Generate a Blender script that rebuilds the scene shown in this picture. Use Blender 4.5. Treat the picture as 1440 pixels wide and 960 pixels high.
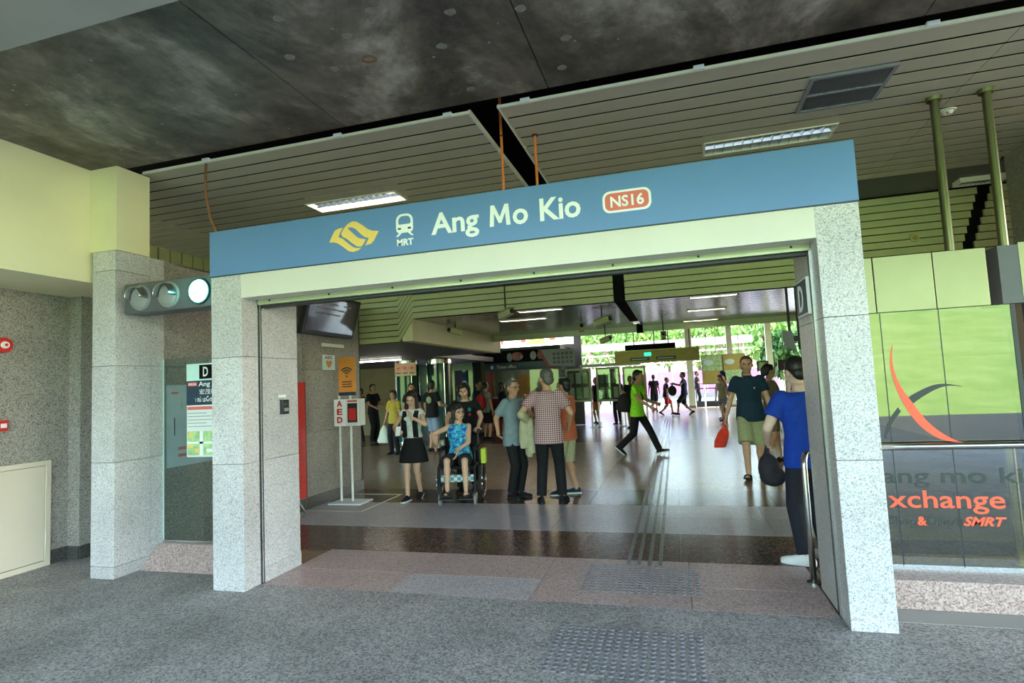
import bpy, bmesh, math, random
from mathutils import Vector as V, Matrix as M, Euler
random.seed(7)
for o in list(bpy.data.objects): bpy.data.objects.remove(o, do_unlink=True)
S = bpy.context.scene
C = S.collection
R = math.radians
# ------------------------------------------------------------------ camera
def make_camera():
    f, yaw, pit, rol = 798.62, 0.275216, 0.076167, -0.047518
    fw = V((-math.sin(yaw)*math.cos(pit), math.cos(yaw)*math.cos(pit), math.sin(pit)))
    ri = V((math.cos(yaw), math.sin(yaw), 0)); up = ri.cross(fw)
    r2 = math.cos(rol)*ri+math.sin(rol)*up; u2 = -math.sin(rol)*ri+math.cos(rol)*up
    cd = bpy.data.cameras.new('camera'); co = bpy.data.objects.new('camera', cd); C.objects.link(co)
    cd.sensor_width = 36; cd.lens = f/1440*36; cd.clip_end = 400; cd.clip_start = .05
    m = M((r2, u2, -fw)).transposed().to_4x4(); m.translation = V((3.720, -3.887, 1.55)); co.matrix_world = m
    S.camera = co
make_camera()
# ------------------------------------------------------------------ sky, sun, exposure
S.view_settings.view_transform = 'Standard'; S.view_settings.look = 'None'; S.view_settings.gamma = 1
S.view_settings.use_curve_mapping = False
S.view_settings.exposure = 1.52
LAMP = 6.5
W = bpy.data.worlds.new('world'); S.world = W; W.use_nodes = True
wn = W.node_tree.nodes; wl = W.node_tree.links
sky = wn.new('ShaderNodeTexSky'); sky.sky_type = 'NISHITA'; sky.sun_disc = False
sky.sun_elevation = R(56); sky.sun_rotation = R(60); sky.air_density = 1.4; sky.dust_density = 1.0
bg = wn['Background']; bg.inputs['Strength'].default_value = 0.85
wl.new(sky.outputs[0], bg.inputs[0])
SUNDIR = V((0.50, 0.28, 0.82)).normalized()
sd = bpy.data.lights.new('sun', 'SUN'); so = bpy.data.objects.new('sun', sd); C.objects.link(so)
sd.energy = 4.6; sd.angle = R(.6); sd.color = (1, .97, .92)
so.rotation_euler = SUNDIR.to_track_quat('Z', 'Y').to_euler(); so.location = (20, 10, 40)

# ------------------------------------------------------------------ materials
MT = {}
def newmat(n):
    m = bpy.data.materials.new(n); m.use_nodes = True; MT[n] = m
    return m, m.node_tree.nodes, m.node_tree.links, m.node_tree.nodes['Principled BSDF']
def ramp(ns, pts):
    r = ns.new('ShaderNodeValToRGB'); e = r.color_ramp.elements
    while len(e) < len(pts): e.new(.5)
    for k, (p, c) in enumerate(pts): e[k].position = p; e[k].color = (*c, 1)
    return r
def tc(ns, ls, kind='Object', rnd=False):
    t = ns.new('ShaderNodeTexCoord'); s = t.outputs[kind]
    if rnd:
        oi = ns.new('ShaderNodeObjectInfo'); a = ns.new('ShaderNodeVectorMath'); a.operation = 'ADD'
        mu = ns.new('ShaderNodeMath'); mu.operation = 'MULTIPLY'; mu.inputs[1].default_value = 37
        ls.new(oi.outputs['Random'], mu.inputs[0]); ls.new(s, a.inputs[0]); ls.new(mu.outputs[0], a.inputs[1]); s = a.outputs[0]
    return s
def bump(ns, ls, bs, src, st, dist=.002):
    b = ns.new('ShaderNodeBump'); b.inputs['Strength'].default_value = st; b.inputs['Distance'].default_value = dist
    ls.new(src, b.inputs['Height']); ls.new(b.outputs[0], bs.inputs['Normal'])
def noise(ns, ls, co, sc, det=4, rough=.6):
    n = ns.new('ShaderNodeTexNoise'); n.inputs['Scale'].default_value = sc; n.inputs['Detail'].default_value = det
    n.inputs['Roughness'].default_value = rough; ls.new(co, n.inputs['Vector']); return n
def plain(n, col, rough=.5, metal=0, var=.08, sc=6, bst=0, bsc=60, spec=.5, coat=0):
    m, ns, ls, b = newmat(n)
    co = tc(ns, ls, rnd=True); nz = noise(ns, ls, co, sc)
    r = ramp(ns, [(.3, tuple(max(0, c*(1-var)) for c in col)), (.7, tuple(min(1, c*(1+var)) for c in col))])
    ls.new(nz.outputs['Fac'], r.inputs[0]); ls.new(r.outputs[0], b.inputs['Base Color'])
    b.inputs['Roughness'].default_value = rough; b.inputs['Metallic'].default_value = metal
    b.inputs['Specular IOR Level'].default_value = spec; b.inputs['Coat Weight'].default_value = coat
    if bst:
        n2 = noise(ns, ls, co, bsc, 3); bump(ns, ls, b, n2.outputs['Fac'], bst, .004)
    return m
def granite(n, pts, sc=90, rough=.35, bst=.08, big=.12, spec=.5):
    m, ns, ls, b = newmat(n); co = tc(ns, ls, rnd=True)
    v = ns.new('ShaderNodeTexVoronoi'); v.inputs['Scale'].default_value = sc; ls.new(co, v.inputs['Vector'])
    sep = ns.new('ShaderNodeSeparateColor'); ls.new(v.outputs['Color'], sep.inputs[0])
    n1 = noise(ns, ls, co, sc*1.7, 3, .7)
    mx = ns.new('ShaderNodeMath'); mx.operation = 'MULTIPLY_ADD'; mx.inputs[1].default_value = .7
    ls.new(sep.outputs[0], mx.inputs[0])
    m2 = ns.new('ShaderNodeMath'); m2.operation = 'MULTIPLY'; m2.inputs[1].default_value = .3
    ls.new(n1.outputs['Fac'], m2.inputs[0]); ls.new(m2.outputs[0], mx.inputs[2])
    r = ramp(ns, pts); ls.new(mx.outputs[0], r.inputs[0])
    n2 = noise(ns, ls, co, 1.6, 5, .6)
    r2 = ramp(ns, [(.3, (1-big,)*3), (.7, (1+big,)*3)]); ls.new(n2.outputs['Fac'], r2.inputs[0])
    mul = ns.new('ShaderNodeMix'); mul.data_type = 'RGBA'; mul.blend_type = 'MULTIPLY'; mul.inputs['Factor'].default_value = 1
    ls.new(r.outputs[0], mul.inputs['A']); ls.new(r2.outputs[0], mul.inputs['B']); ls.new(mul.outputs['Result'], b.inputs['Base Color'])
    b.inputs['Roughness'].default_value = rough; b.inputs['Specular IOR Level'].default_value = spec
    if bst: bump(ns, ls, b, mx.outputs[0], bst, .002)
    return m
def emit(n, col, st):
    m, ns, ls, b = newmat(n); b.inputs['Base Color'].default_value = (*col, 1)
    b.inputs['Emission Color'].default_value = (*col, 1); b.inputs['Emission Strength'].default_value = st
    return m
def glass(n, tint, refl, rough=.0):
    m, ns, ls, b = newmat(n); ns.remove(b); out = ns['Material Output']
    t = ns.new('ShaderNodeBsdfTransparent'); t.inputs[0].default_value = (*tint, 1)
    g = ns.new('ShaderNodeBsdfGlossy'); g.inputs['Roughness'].default_value = rough; g.inputs[0].default_value = (.95, 1, .95, 1)
    fr = ns.new('ShaderNodeFresnel'); fr.inputs['IOR'].default_value = 1.5
    a = ns.new('ShaderNodeMath'); a.operation = 'ADD'; a.use_clamp = True; a.inputs[1].default_value = refl
    ls.new(fr.outputs[0], a.inputs[0]); mx = ns.new('ShaderNodeMixShader')
    ge = ns.new('ShaderNodeNewGeometry'); iv = ns.new('ShaderNodeMath'); iv.operation = 'SUBTRACT'; iv.inputs[0].default_value = 1; ls.new(ge.outputs['Backfacing'], iv.inputs[1])
    mf_ = ns.new('ShaderNodeMath'); mf_.operation = 'MULTIPLY'; ls.new(a.outputs[0], mf_.inputs[0]); ls.new(iv.outputs[0], mf_.inputs[1])
    ls.new(mf_.outputs[0], mx.inputs[0]); ls.new(t.outputs[0], mx.inputs[1]); ls.new(g.outputs[0], mx.inputs[2]); ls.new(mx.outputs[0], out.inputs[0])
    return m
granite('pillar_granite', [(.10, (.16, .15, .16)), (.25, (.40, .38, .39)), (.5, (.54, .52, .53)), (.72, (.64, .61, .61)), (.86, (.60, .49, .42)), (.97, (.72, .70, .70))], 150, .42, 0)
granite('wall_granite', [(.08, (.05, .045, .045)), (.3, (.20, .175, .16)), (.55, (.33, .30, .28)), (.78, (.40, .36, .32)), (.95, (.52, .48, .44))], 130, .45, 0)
granite('pink_granite', [(.08, (.14, .085, .08)), (.35, (.37, .25, .225)), (.6, (.48, .335, .295)), (.9, (.60, .46, .43))], 110, .38, .0, .06)
granite('pale_granite', [(.08, (.16, .13, .14)), (.35, (.38, .32, .31)), (.6, (.48, .42, .41)), (.9, (.60, .55, .55))], 110, .36, .0, .06)
granite('brown_granite', [(.1, (.02, .014, .013)), (.4, (.075, .042, .032)), (.7, (.13, .075, .055)), (.95, (.20, .13, .10))], 60, .22, .0, .15, .18)
granite('lilac_granite', [(.1, (.16, .14, .16)), (.4, (.33, .29, .31)), (.7, (.42, .38, .40)), (.95, (.52, .48, .51))], 110, .3, .0, .05, .35)
granite('beige_granite', [(.1, (.15, .105, .065)), (.4, (.27, .195, .12)), (.7, (.33, .245, .16)), (.95, (.40, .31, .22))], 100, .22, .0, .06, .15)
granite('skirting_granite', [(.1, (.02, .02, .02)), (.5, (.07, .065, .06)), (.95, (.13, .12, .11))], 100, .3, .0)
granite('aggregate', [(.08, (.07, .07, .07)), (.3, (.215, .19, .175)), (.55, (.33, .30, .28)), (.8, (.43, .395, .365)), (.97, (.57, .53, .48))], 95, .6, .3, .25)
plain('tactile_grey', (.16, .15, .16), .4, 0, .15, 20)
plain('tactile_bar', (.17, .155, .145), .35, .3, .1, 20)
plain('cream_paint', (.82, .75, .48), .6, 0, .05, 1.5, .05, 30)
plain('hatch_paint', (.66, .57, .46), .5, 0, .03, 2)
plain('beam_metal', (.70, .66, .58), .38, 0, .03, 2)
plain('rail_metal', (.42, .44, .30), .35, .3, .08, 3)
plain('plank_metal', (.62, .55, .42), .42, .15, .05, 3)
plain('plank_shiny', (.46, .42, .41), .18, .75, .05, 3)
plain('board_green', (.52, .52, .27), .45, 0, .06, 3)
plain('trim_white', (.88, .85, .70), .4, 0, .02)
plain('black', (.006, .006, .006), .8, 0, 0, spec=.1)
plain('dark_metal', (.025, .027, .03), .45, .2)
plain('dark_grey', (.10, .10, .11), .5)
plain('mid_grey', (.28, .28, .29), .5)
plain('steel', (.62, .63, .62), .22, 1, .05, 8)
plain('panel_steel', (.20, .20, .115), .36, 1, .05, 4)
plain('chrome', (.75, .75, .75), .1, 1, .02)
plain('white', (.80, .80, .78), .45, 0, .02)
plain('white_rubber', (.75, .75, .73), .6)
plain('red', (.62, .03, .025), .4)
plain('orange_rod', (.75, .20, .04), .45)
plain('orange', (.80, .30, .05), .5)
plain('cable_brown', (.28, .13, .06), .6)
plain('sign_yellow', (.92, .62, .16), .45, 0, .02)
plain('sign_red', (.80, .17, .14), .45, 0, .02)
plain('sign_white', (.92, .92, .92), .45, 0, .0)
plain('logo_red', (.90, .10, .04), .45, 0, .02)
plain('logo_grey', (.022, .028, .026), .5, 0, .02)
plain('logo_brown', (.07, .05, .05), .5)
plain('teal', (.008, .06, .065), .15, 0, .1, 3, coat=.5)
plain('navy_sign', (.015, .04, .075), .4)
plain('dark_red', (.22, .012, .014), .4)
plain('plaster', (.42, .34, .22), .7, 0, .06, 2)
plain('yellow_panel', (.50, .40, .10), .5)
plain('pink', (.72, .27, .56), .6, 0, .05, 1)
plain('canopy_paint', (.62, .44, .36), .6)
plain('asphalt', (.03, .032, .033), .8, 0, .25, 3, .3, 80)
plain('pale_concrete', (.34, .32, .29), .8, 0, .1, 1)
plain('exit_paving', (.24, .22, .21), .8, 0, .1, 1)
plain('patch_grey', (.24, .215, .18), .7, 0, .2, 20)
plain('bark', (.16, .11, .07), .9, 0, .3, 12, .6, 30)
plain('rubber', (.015, .015, .015), .7)
plain('map_pale', (.62, .68, .80), .3)
plain('mint', (.62, .85, .80), .4, 0, .02)
plain('map_green', (.45, .66, .30), .5, 0, .35, 12)
plain('screen', (.10, .07, .11), .12, 0, .3, 3, coat=.6)
plain('eye_white', (.7, .68, .65), .3)
plain('brown_lips', (.33, .12, .10), .5)
plain('gold', (.45, .33, .12), .4, .6)
glass('shop_glass', (.66, .62, .30), .11)
glass('clear_glass', (.72, .82, .80), .03)
glass('board_glass', (.85, .9, .85), .10)
emit('lamp_tube', (1, .97, .86), 9)
emit('green_lamp', (.10, .95, .80), 12)
emit('lightbox_white', (1, .98, .95), 2.6)
emit('lightbox_red', (1, .12, .08), 1.4)
emit('lightbox_yellow', (1, .8, .1), 1.8)
emit('doorway_daylight', (.80, .76, 1.0), 2.4)  # outside daylight in the doorway, put in as emission
emit('exit_green', (.02, .55, .35), .9)
def sign_blue():
    m, ns, ls, b = newmat('sign_blue'); co = tc(ns, ls); nz = noise(ns, ls, co, 1.2, 4)
    r = ramp(ns, [(.3, (.115, .24, .50)), (.7, (.125, .255, .52))]); ls.new(nz.outputs['Fac'], r.inputs[0]); ls.new(r.outputs[0], b.inputs['Base Color'])
    b.inputs['Roughness'].default_value = .36
sign_blue()
def slab_mat():
    m, ns, ls, b = newmat('stained_concrete'); co = tc(ns, ls)
    mp = ns.new('ShaderNodeMapping'); mp.inputs['Scale'].default_value = (1, .6, 1); ls.new(co, mp.inputs[0])
    n1 = noise(ns, ls, mp.outputs[0], .9, 9, .68); n1.inputs['Distortion'].default_value = .5
    r1 = ramp(ns, [(.33, (.045, .034, .030)), (.44, (.115, .090, .078)), (.54, (.21, .172, .14)), (.64, (.46, .395, .34))]); ls.new(n1.outputs['Fac'], r1.inputs[0])
    n2 = noise(ns, ls, co, 3.2, 8, .75)
    r2 = ramp(ns, [(.35, (.45, .43, .42)), (.6, (1.0, .98, .94))]); ls.new(n2.outputs['Fac'], r2.inputs[0])
    v = ns.new('ShaderNodeTexVoronoi'); v.inputs['Scale'].default_value = 5; ls.new(co, v.inputs[0])
    rv = ramp(ns, [(.0, (1, 1, 1)), (.035, (1, 1, 1)), (.06, (0, 0, 0))]); ls.new(v.outputs['Distance'], rv.inputs[0])
    mul = ns.new('ShaderNodeMix'); mul.data_type = 'RGBA'; mul.blend_type = 'MULTIPLY'; mul.inputs['Factor'].default_value = 1
    ls.new(r1.outputs[0], mul.inputs['A']); ls.new(r2.outputs[0], mul.inputs['B'])
    ad = ns.new('ShaderNodeMix'); ad.data_type = 'RGBA'; ad.blend_type = 'MIX'; ad.inputs['B'].default_value = (.33, .30, .26, 1)
    ls.new(rv.outputs[0], ad.inputs['Factor']); ls.new(mul.outputs['Result'], ad.inputs['A']); ls.new(ad.outputs['Result'], b.inputs['Base Color'])
    b.inputs['Roughness'].default_value = .62; bump(ns, ls, b, n2.outputs['Fac'], .25, .01)
slab_mat()
def grass_mat():
    m, ns, ls, b = newmat('lawn'); co = tc(ns, ls); n1 = noise(ns, ls, co, .5, 10, .75)
    r = ramp(ns, [(.3, (.17, .28, .04)), (.5, (.26, .37, .07)), (.68, (.36, .44, .12))]); ls.new(n1.outputs['Fac'], r.inputs[0])
    ls.new(r.outputs[0], b.inputs['Base Color']); b.inputs['Roughness'].default_value = .9
    n2 = noise(ns, ls, co, 14, 4); bump(ns, ls, b, n2.outputs['Fac'], .8, .05)
grass_mat()
def leafmat(n, a, c):
    m, ns, ls, b = newmat(n); oi = ns.new('ShaderNodeNewGeometry')
    r = ramp(ns, [(0, a), (1, c)]); ls.new(oi.outputs['Random Per Island'], r.inputs[0]); ls.new(r.outputs[0], b.inputs['Base Color']); b.inputs['Roughness'].default_value = .6
leafmat('leaf', (.10, .22, .03), (.34, .50, .10)); leafmat('leaf_dark', (.03, .09, .015), (.10, .22, .04))
def floor_far():
    m, ns, ls, b = newmat('far_floor'); co = tc(ns, ls)
    br = ns.new('ShaderNodeTexBrick'); br.offset = 0; br.inputs['Scale'].default_value = 1; br.inputs['Brick Width'].default_value = 1.1; br.inputs['Row Height'].default_value = .92
    br.inputs['Mortar Size'].default_value = .006; br.inputs['Color1'].default_value = (.24, .175, .11, 1); br.inputs['Color2'].default_value = (.29, .215, .14, 1); br.inputs['Mortar'].default_value = (.05, .04, .03, 1)
    ls.new(co, br.inputs[0]); ls.new(br.outputs[0], b.inputs['Base Color']); b.inputs['Roughness'].default_value = .22; b.inputs['Specular IOR Level'].default_value = .15
floor_far()
# people materials
def cloth(n, col, var=.12): return plain(n, col, .85, 0, var, 18, .25, 160, .2)
for n, c in [('skin_tan', (.50, .27, .165)), ('skin_light', (.60, .36, .25)), ('skin_pale', (.66, .45, .36)), ('skin_brown', (.34, .18, .11))]:
    plain(n, c, .5, 0, .05, 12, spec=.35)
for n, c in [('hair_black', (.012, .010, .009)), ('hair_grey', (.10, .095, .085)), ('hair_brown', (.05, .028, .016))]:
    plain(n, c, .45, 0, .3, 60, .3, 200)
for n, c in [('cloth_black', (.012, .012, .014)), ('cloth_white', (.62, .64, .60)), ('cloth_bluegrey', (.20, .26, .29)), ('cloth_navy', (.012, .035, .062)),
             ('cloth_blue', (.012, .05, .36)), ('cloth_green', (.30, .80, .04)), ('cloth_khaki', (.33, .36, .21)), ('cloth_beige', (.42, .40, .26)), ('cloth_orange', (.52, .14, .07)),
             ('cloth_mustard', (.42, .31, .05)), ('cloth_red', (.50, .03, .035)), ('cloth_brown', (.17, .14, .11)), ('cloth_teal', (.03, .28, .30)), ('cloth_maroon', (.20, .02, .04)),
             ('denim_dark', (.022, .024, .036)), ('denim_light', (.22, .28, .36)), ('bag_red', (.68, .05, .03)), ('bag_white', (.55, .58, .45)), ('bag_lime', (.48, .60, .06)), ('bag_dark', (.03, .026, .034)), ('cloth_grey', (.22, .22, .21))]:
    cloth(n, c)
def check_mat():
    m, ns, ls, b = newmat('cloth_check'); co = tc(ns, ls); sp = ns.new('ShaderNodeSeparateXYZ'); ls.new(co, sp.inputs[0])
    def stripes(axis, per):
        a = ns.new('ShaderNodeMath'); a.operation = 'MULTIPLY'; a.inputs[1].default_value = 1/per; ls.new(sp.outputs[axis], a.inputs[0])
        f = ns.new('ShaderNodeMath'); f.operation = 'FRACT'; ls.new(a.outputs[0], f.inputs[0])
        g = ns.new('ShaderNodeMath'); g.operation = 'LESS_THAN'; g.inputs[1].default_value = .24; ls.new(f.outputs[0], g.inputs[0]); return g
    x = stripes(0, .027); z = stripes(2, .027)
    mxm = ns.new('ShaderNodeMath'); mxm.operation = 'MAXIMUM'; ls.new(x.outputs[0], mxm.inputs[0]); ls.new(z.outputs[0], mxm.inputs[1])
    mm = ns.new('ShaderNodeMix'); mm.data_type = 'RGBA'; mm.inputs['A'].default_value = (.22, .045, .065, 1); mm.inputs['B'].default_value = (.56, .48, .48, 1)
    ls.new(mxm.outputs[0], mm.inputs['Factor']); ls.new(mm.outputs['Result'], b.inputs['Base Color']); b.inputs['Roughness'].default_value = .85
check_mat()
def floral_mat():
    m, ns, ls, b = newmat('cloth_floral'); co = tc(ns, ls); n1 = noise(ns, ls, co, 22, 3, .6)
    r = ramp(ns, [(.36, (.01, .05, .35)), (.47, (.02, .22, .55)), (.55, (.03, .45, .62)), (.66, (.25, .65, .70))]); ls.new(n1.outputs['Fac'], r.inputs[0]); ls.new(r.outputs[0], b.inputs['Base Color']); b.inputs['Roughness'].default_value = .8
floral_mat()
def plaid_blue():
    m, ns, ls, b = newmat('blanket_check'); co = tc(ns, ls); ck = ns.new('ShaderNodeTexChecker'); ck.inputs['Scale'].default_value = 22
    ck.inputs['Color1'].default_value = (.10, .22, .26, 1); ck.inputs['Color2'].default_value = (.5, .6, .62, 1); ls.new(co, ck.inputs[0]); ls.new(ck.outputs[0], b.inputs['Base Color'])
plaid_blue()

# ------------------------------------------------------------------ mesh helpers
ORG = {}
class MB:
    def __init__(s): s.v = []; s.f = []
    def add(s, vs, fs):
        o = len(s.v); s.v += [V(p) for p in vs]; s.f += [tuple(i+o for i in f) for f in fs]; return s
    def box(s, x0, x1, y0, y1, z0, z1):
        return s.add([(x0,y0,z0),(x1,y0,z0),(x1,y1,z0),(x0,y1,z0),(x0,y0,z1),(x1,y0,z1),(x1,y1,z1),(x0,y1,z1)],
                     [(0,3,2,1),(4,5,6,7),(0,1,5,4),(1,2,6,5),(2,3,7,6),(3,0,4,7)])
    def obox(s, c, size, rot):
        a, b, d = [k/2 for k in size]; m = rot.to_matrix() if hasattr(rot, 'to_matrix') else rot
        t = MB().box(-a, a, -b, b, -d, d); return s.add([V(c)+m@p for p in t.v], t.f)
    def hexa(s, p):  # 8 points ordered as box
        return s.add(p, [(0,3,2,1),(4,5,6,7),(0,1,5,4),(1,2,6,5),(2,3,7,6),(3,0,4,7)])
    def cyl(s, p0, p1, r0, r1=None, n=12, e0=None, e1=None):
        p0 = V(p0); p1 = V(p1); r1 = r0 if r1 is None else r1; d = (p1-p0)
        d = d.normalized() if d.length > 1e-7 else V((0,0,1)); a = d.orthogonal().normalized(); b = d.cross(a)
        vs = []
        for p, r in ((p0, r0), (p1, r1)): vs += [p+r*(math.cos(t)*a+math.sin(t)*b) for t in [2*math.pi*k/n for k in range(n)]]
        return s.add(vs, [(k,(k+1)%n,n+(k+1)%n,n+k) for k in range(n)]+[tuple(range(n-1,-1,-1)), tuple(range(n,2*n))])
    def ell(s, c, r, rot=None, n=12, m=8):
        r = (r,)*3 if not hasattr(r, '__len__') else r; vs = [V((0,0,-r[2]))]
        for j in range(1, m):
            t = math.pi*j/m-math.pi/2
            vs += [V((r[0]*math.cos(t)*math.cos(q), r[1]*math.cos(t)*math.sin(q), r[2]*math.sin(t))) for q in [2*math.pi*k/n for k in range(n)]]
        vs.append(V((0,0,r[2]))); L = len(vs)-1
        fs = [(0,1+(k+1)%n,1+k) for k in range(n)]
        for j in range(m-2): fs += [(1+j*n+k,1+j*n+(k+1)%n,1+(j+1)*n+(k+1)%n,1+(j+1)*n+k) for k in range(n)]
        fs += [(L,1+(m-2)*n+k,1+(m-2)*n+(k+1)%n) for k in range(n)]
        if rot is not None: vs = [rot@p for p in vs]
        return s.add([V(c)+p for p in vs], fs)
    def cap(s, p0, p1, r0, r1=None, n=12):
        r1 = r0 if r1 is None else r1; s.cyl(p0, p1, r0, r1, n); s.ell(p0, r0, n=n, m=6); return s.ell(p1, r1, n=n, m=6)
    def tube(s, path, r, n=8):
        path = [V(p) for p in path]; a = None; rings = []
        for i, p in enumerate(path):
            d = (path[min(i+1,len(path)-1)]-path[max(i-1,0)]).normalized()
            a = d.orthogonal().normalized() if a is None else (a-d*a.dot(d)).normalized()
            b = d.cross(a); rr = r[i] if hasattr(r, '__len__') else r
            rings.append([p+rr*(math.cos(t)*a+math.sin(t)*b) for t in [2*math.pi*k/n for k in range(n)]])
        return s.rings(rings)
    def rings(s, rg):
        n = len(rg[0]); vs = [p for r in rg for p in r]; L = len(rg)
        fs = [(j*n+k,j*n+(k+1)%n,(j+1)*n+(k+1)%n,(j+1)*n+k) for j in range(L-1) for k in range(n)]
        fs += [tuple(range(n-1,-1,-1)), tuple((L-1)*n+k for k in range(n))]
        return s.add(vs, fs)
    def loft(s, secs, n=20, p=2.0):  # sections: (centre, rx, ry, ax, ay)
        rg = []
        for c, rx, ry, ax, ay in secs:
            ring = []
            for k in range(n):
                t = 2*math.pi*k/n; cx, sy = math.cos(t), math.sin(t)
                ring.append(V(c)+ax*(rx*math.copysign(abs(cx)**(2/p), cx))+ay*(ry*math.copysign(abs(sy)**(2/p), sy)))
            rg.append(ring)
        return s.rings(rg)
    def prism(s, pts, fn, d0, d1):  # 2D outline, fn(u,v,d)->3D
        n = len(pts); vs = [fn(u, w, d0) for u, w in pts]+[fn(u, w, d1) for u, w in pts]
        return s.add(vs, [(k,(k+1)%n,n+(k+1)%n,n+k) for k in range(n)]+[tuple(range(n-1,-1,-1)), tuple(range(n,2*n))])
    def mesh(s, name, org=V((0,0,0))):
        me = bpy.data.meshes.new(name); me.from_pydata([p-org for p in s.v], [], s.f); me.update()
        bm = bmesh.new(); bm.from_mesh(me); bmesh.ops.recalc_face_normals(bm, faces=bm.faces); bm.to_mesh(me); bm.free(); return me
    def build(s, name, mat, parent=None, bev=0, smooth=False, at=None):
        if parent is not None: org = ORG[parent]
        else:
            xs = [p.x for p in s.v]; ys = [p.y for p in s.v]; org = V(at) if at else V(((min(xs)+max(xs))/2, (min(ys)+max(ys))/2, min(p.z for p in s.v)))
        me = s.mesh(name, org); return link(name, me, mat, parent, org, bev, smooth)
def link(name, me, mat, parent=None, org=V((0,0,0)), bev=0, smooth=False):
    o = bpy.data.objects.new(name, me); C.objects.link(o); ORG[o] = org
    if mat: me.materials.append(MT[mat] if isinstance(mat, str) else mat)
    if parent is not None: o.parent = parent
    else: o.location = org
    if smooth:
        for p in me.polygons: p.use_smooth = True
    if bev:
        b = o.modifiers.new('bevel', 'BEVEL'); b.width = bev; b.segments = 2; b.limit_method = 'ANGLE'
    return o
def tag(o, label, cat, group=None, kind=None):
    o['label'] = label; o['category'] = cat
    if group: o['group'] = group
    if kind: o['kind'] = kind
    return o
def empty(name, loc, label=None, cat=None, group=None, kind=None, rz=0):
    o = bpy.data.objects.new(name, None); C.objects.link(o); o.location = loc; o.rotation_euler.z = rz; ORG[o] = V(loc)
    o.empty_display_size = .1
    if label: tag(o, label, cat, group, kind)
    return o
def struct(o, label, cat): return tag(o, label, cat, kind='structure')
def bx(name, mat, parent, *a, bev=0): return MB().box(*a).build(name, mat, parent, bev)
def inst(src, parent, off):
    o = src.copy(); C.objects.link(o); o.parent = parent; o.location = V(src.location)+V(off); ORG[o] = ORG.get(parent, V((0,0,0))); return o
def text(name, txt, mat, parent, fn, x0, x1, z0, zc, depth=.004, off=.0, shear=0, cap=None):
    """flat lettering: baseline z0, capitals up to zc, squeezed between x0 and x1; fn(u,v,d) -> 3D"""
    cu = bpy.data.curves.new('t', 'FONT'); cu.body = txt; cu.size = 1; cu.offset = off; cu.shear = shear; cu.resolution_u = 3
    me = evaluated_mesh(bpy.data.objects.new('t', cu))
    vs = [v.co.copy() for v in me.vertices]
    if not vs: return None
    a = min(v.x for v in vs); b = max(v.x for v in vs); ch = cap or .70
    m = MB(); P = [((v.x-a)/(b-a)*(x1-x0)+x0, v.y/ch*(zc-z0)+z0) for v in vs]
    n = len(P); fc = [tuple(p.vertices) for p in me.polygons]
    edges = {}
    for f in fc:
        for i in range(len(f)):
            e = (f[i], f[(i+1) % len(f)]); k = tuple(sorted(e)); edges[k] = None if k in edges else e
    m.add([fn(u, w, 0) for u, w in P]+[fn(u, w, depth) for u, w in P],
          [f for f in fc]+[tuple(i+n for i in reversed(f)) for f in fc]+[(e[0], e[1], e[1]+n, e[0]+n) for e in edges.values() if e])
    bpy.data.meshes.remove(me)
    return m.build(name, mat, parent)
def front(Y): return lambda u, w, d: V((u, Y-d, w))      # plane facing the camera side (-Y)
def plusx(X): return lambda u, w, d: V((X+d, u, w))      # plane facing +X, u = Y
def outline(pts, n=6):  # closed Catmull-Rom
    out = []; L = len(pts)
    for i in range(L):
        p0, p1, p2, p3 = [V((*pts[(i+k-1) % L], 0)) for k in range(4)]
        for j in range(n):
            t = j/n; out.append(.5*((2*p1)+(p2-p0)*t+(2*p0-5*p1+4*p2-p3)*t*t+(3*p1-p0-3*p2+p3)*t**3))
    return [(p.x, p.y) for p in out]
def rrect(x0, x1, z0, z1, r, n=5):
    o = []
    for cx, cz, a0 in ((x1-r, z0+r, -90), (x1-r, z1-r, 0), (x0+r, z1-r, 90), (x0+r, z0+r, 180)):
        o += [(cx+r*math.cos(R(a0+90*k/n)), cz+r*math.sin(R(a0+90*k/n))) for k in range(n+1)]
    return o

# ================================================================== SETTING
TS = bpy.data.scenes.new('workbench_scene')
def evaluated_mesh(o):
    TS.collection.objects.link(o); vl = TS.view_layers[0]; vl.update()
    me = bpy.data.meshes.new_from_object(o.evaluated_get(vl.depsgraph)); bpy.data.objects.remove(o, do_unlink=True); return me
SL, CZ = 3.764, 3.783
SPOTS = [(2.16, -1.05),(2.99, -.77),(3.19, -.39),(2.59, -.88),(2.2, -.82),(2.41, -.59),(1.43, -.82),(1.62, -.6),(1.82, -.14),(2.4, -.02),(3.1, -.06),(1.9, -.89),(2.56, -.06),(1.62, -1.17),(3.91, -.38)]
# ground outside
struct(MB().prism([(-2.36, -7.0), (16, -7.0), (16, .185), (0.0, .185), (0.0, .80), (-2.36, .80)], lambda u, w, d: V((u, w, d)), -.12, 0).build('floor', 'aggregate'), 'grey exposed aggregate pavement in front of the entrance', 'pavement')
struct(bx('ground', 'asphalt', None, -40, 60, -16.2, -7.0, -.3, -.06), 'dark asphalt road behind the pavement', 'road')
def lawn():
    m = MB(); nx, ny = 30, 16
    for j in range(ny+1):
        for i in range(nx+1):
            x = -60+i*4.6; t = j/ny; y = -16.2-t*44; z = -.05+9.5*t**1.15
            if j == 0: z = -.06
            m.v.append(V((x, y, z)))
    for j in range(ny):
        for i in range(nx): a = j*(nx+1)+i; m.f.append((a, a+1, a+nx+2, a+nx+1))
    o = m.build('ground', 'lawn', smooth=True); struct(o, 'sunlit green grass bank beyond the road', 'lawn')
lawn()
struct(bx('ground', 'exit_paving', None, -40, 60, 26.0, 75, -.3, -.02), 'bright sunlit paving outside the far exit', 'paving')
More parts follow.
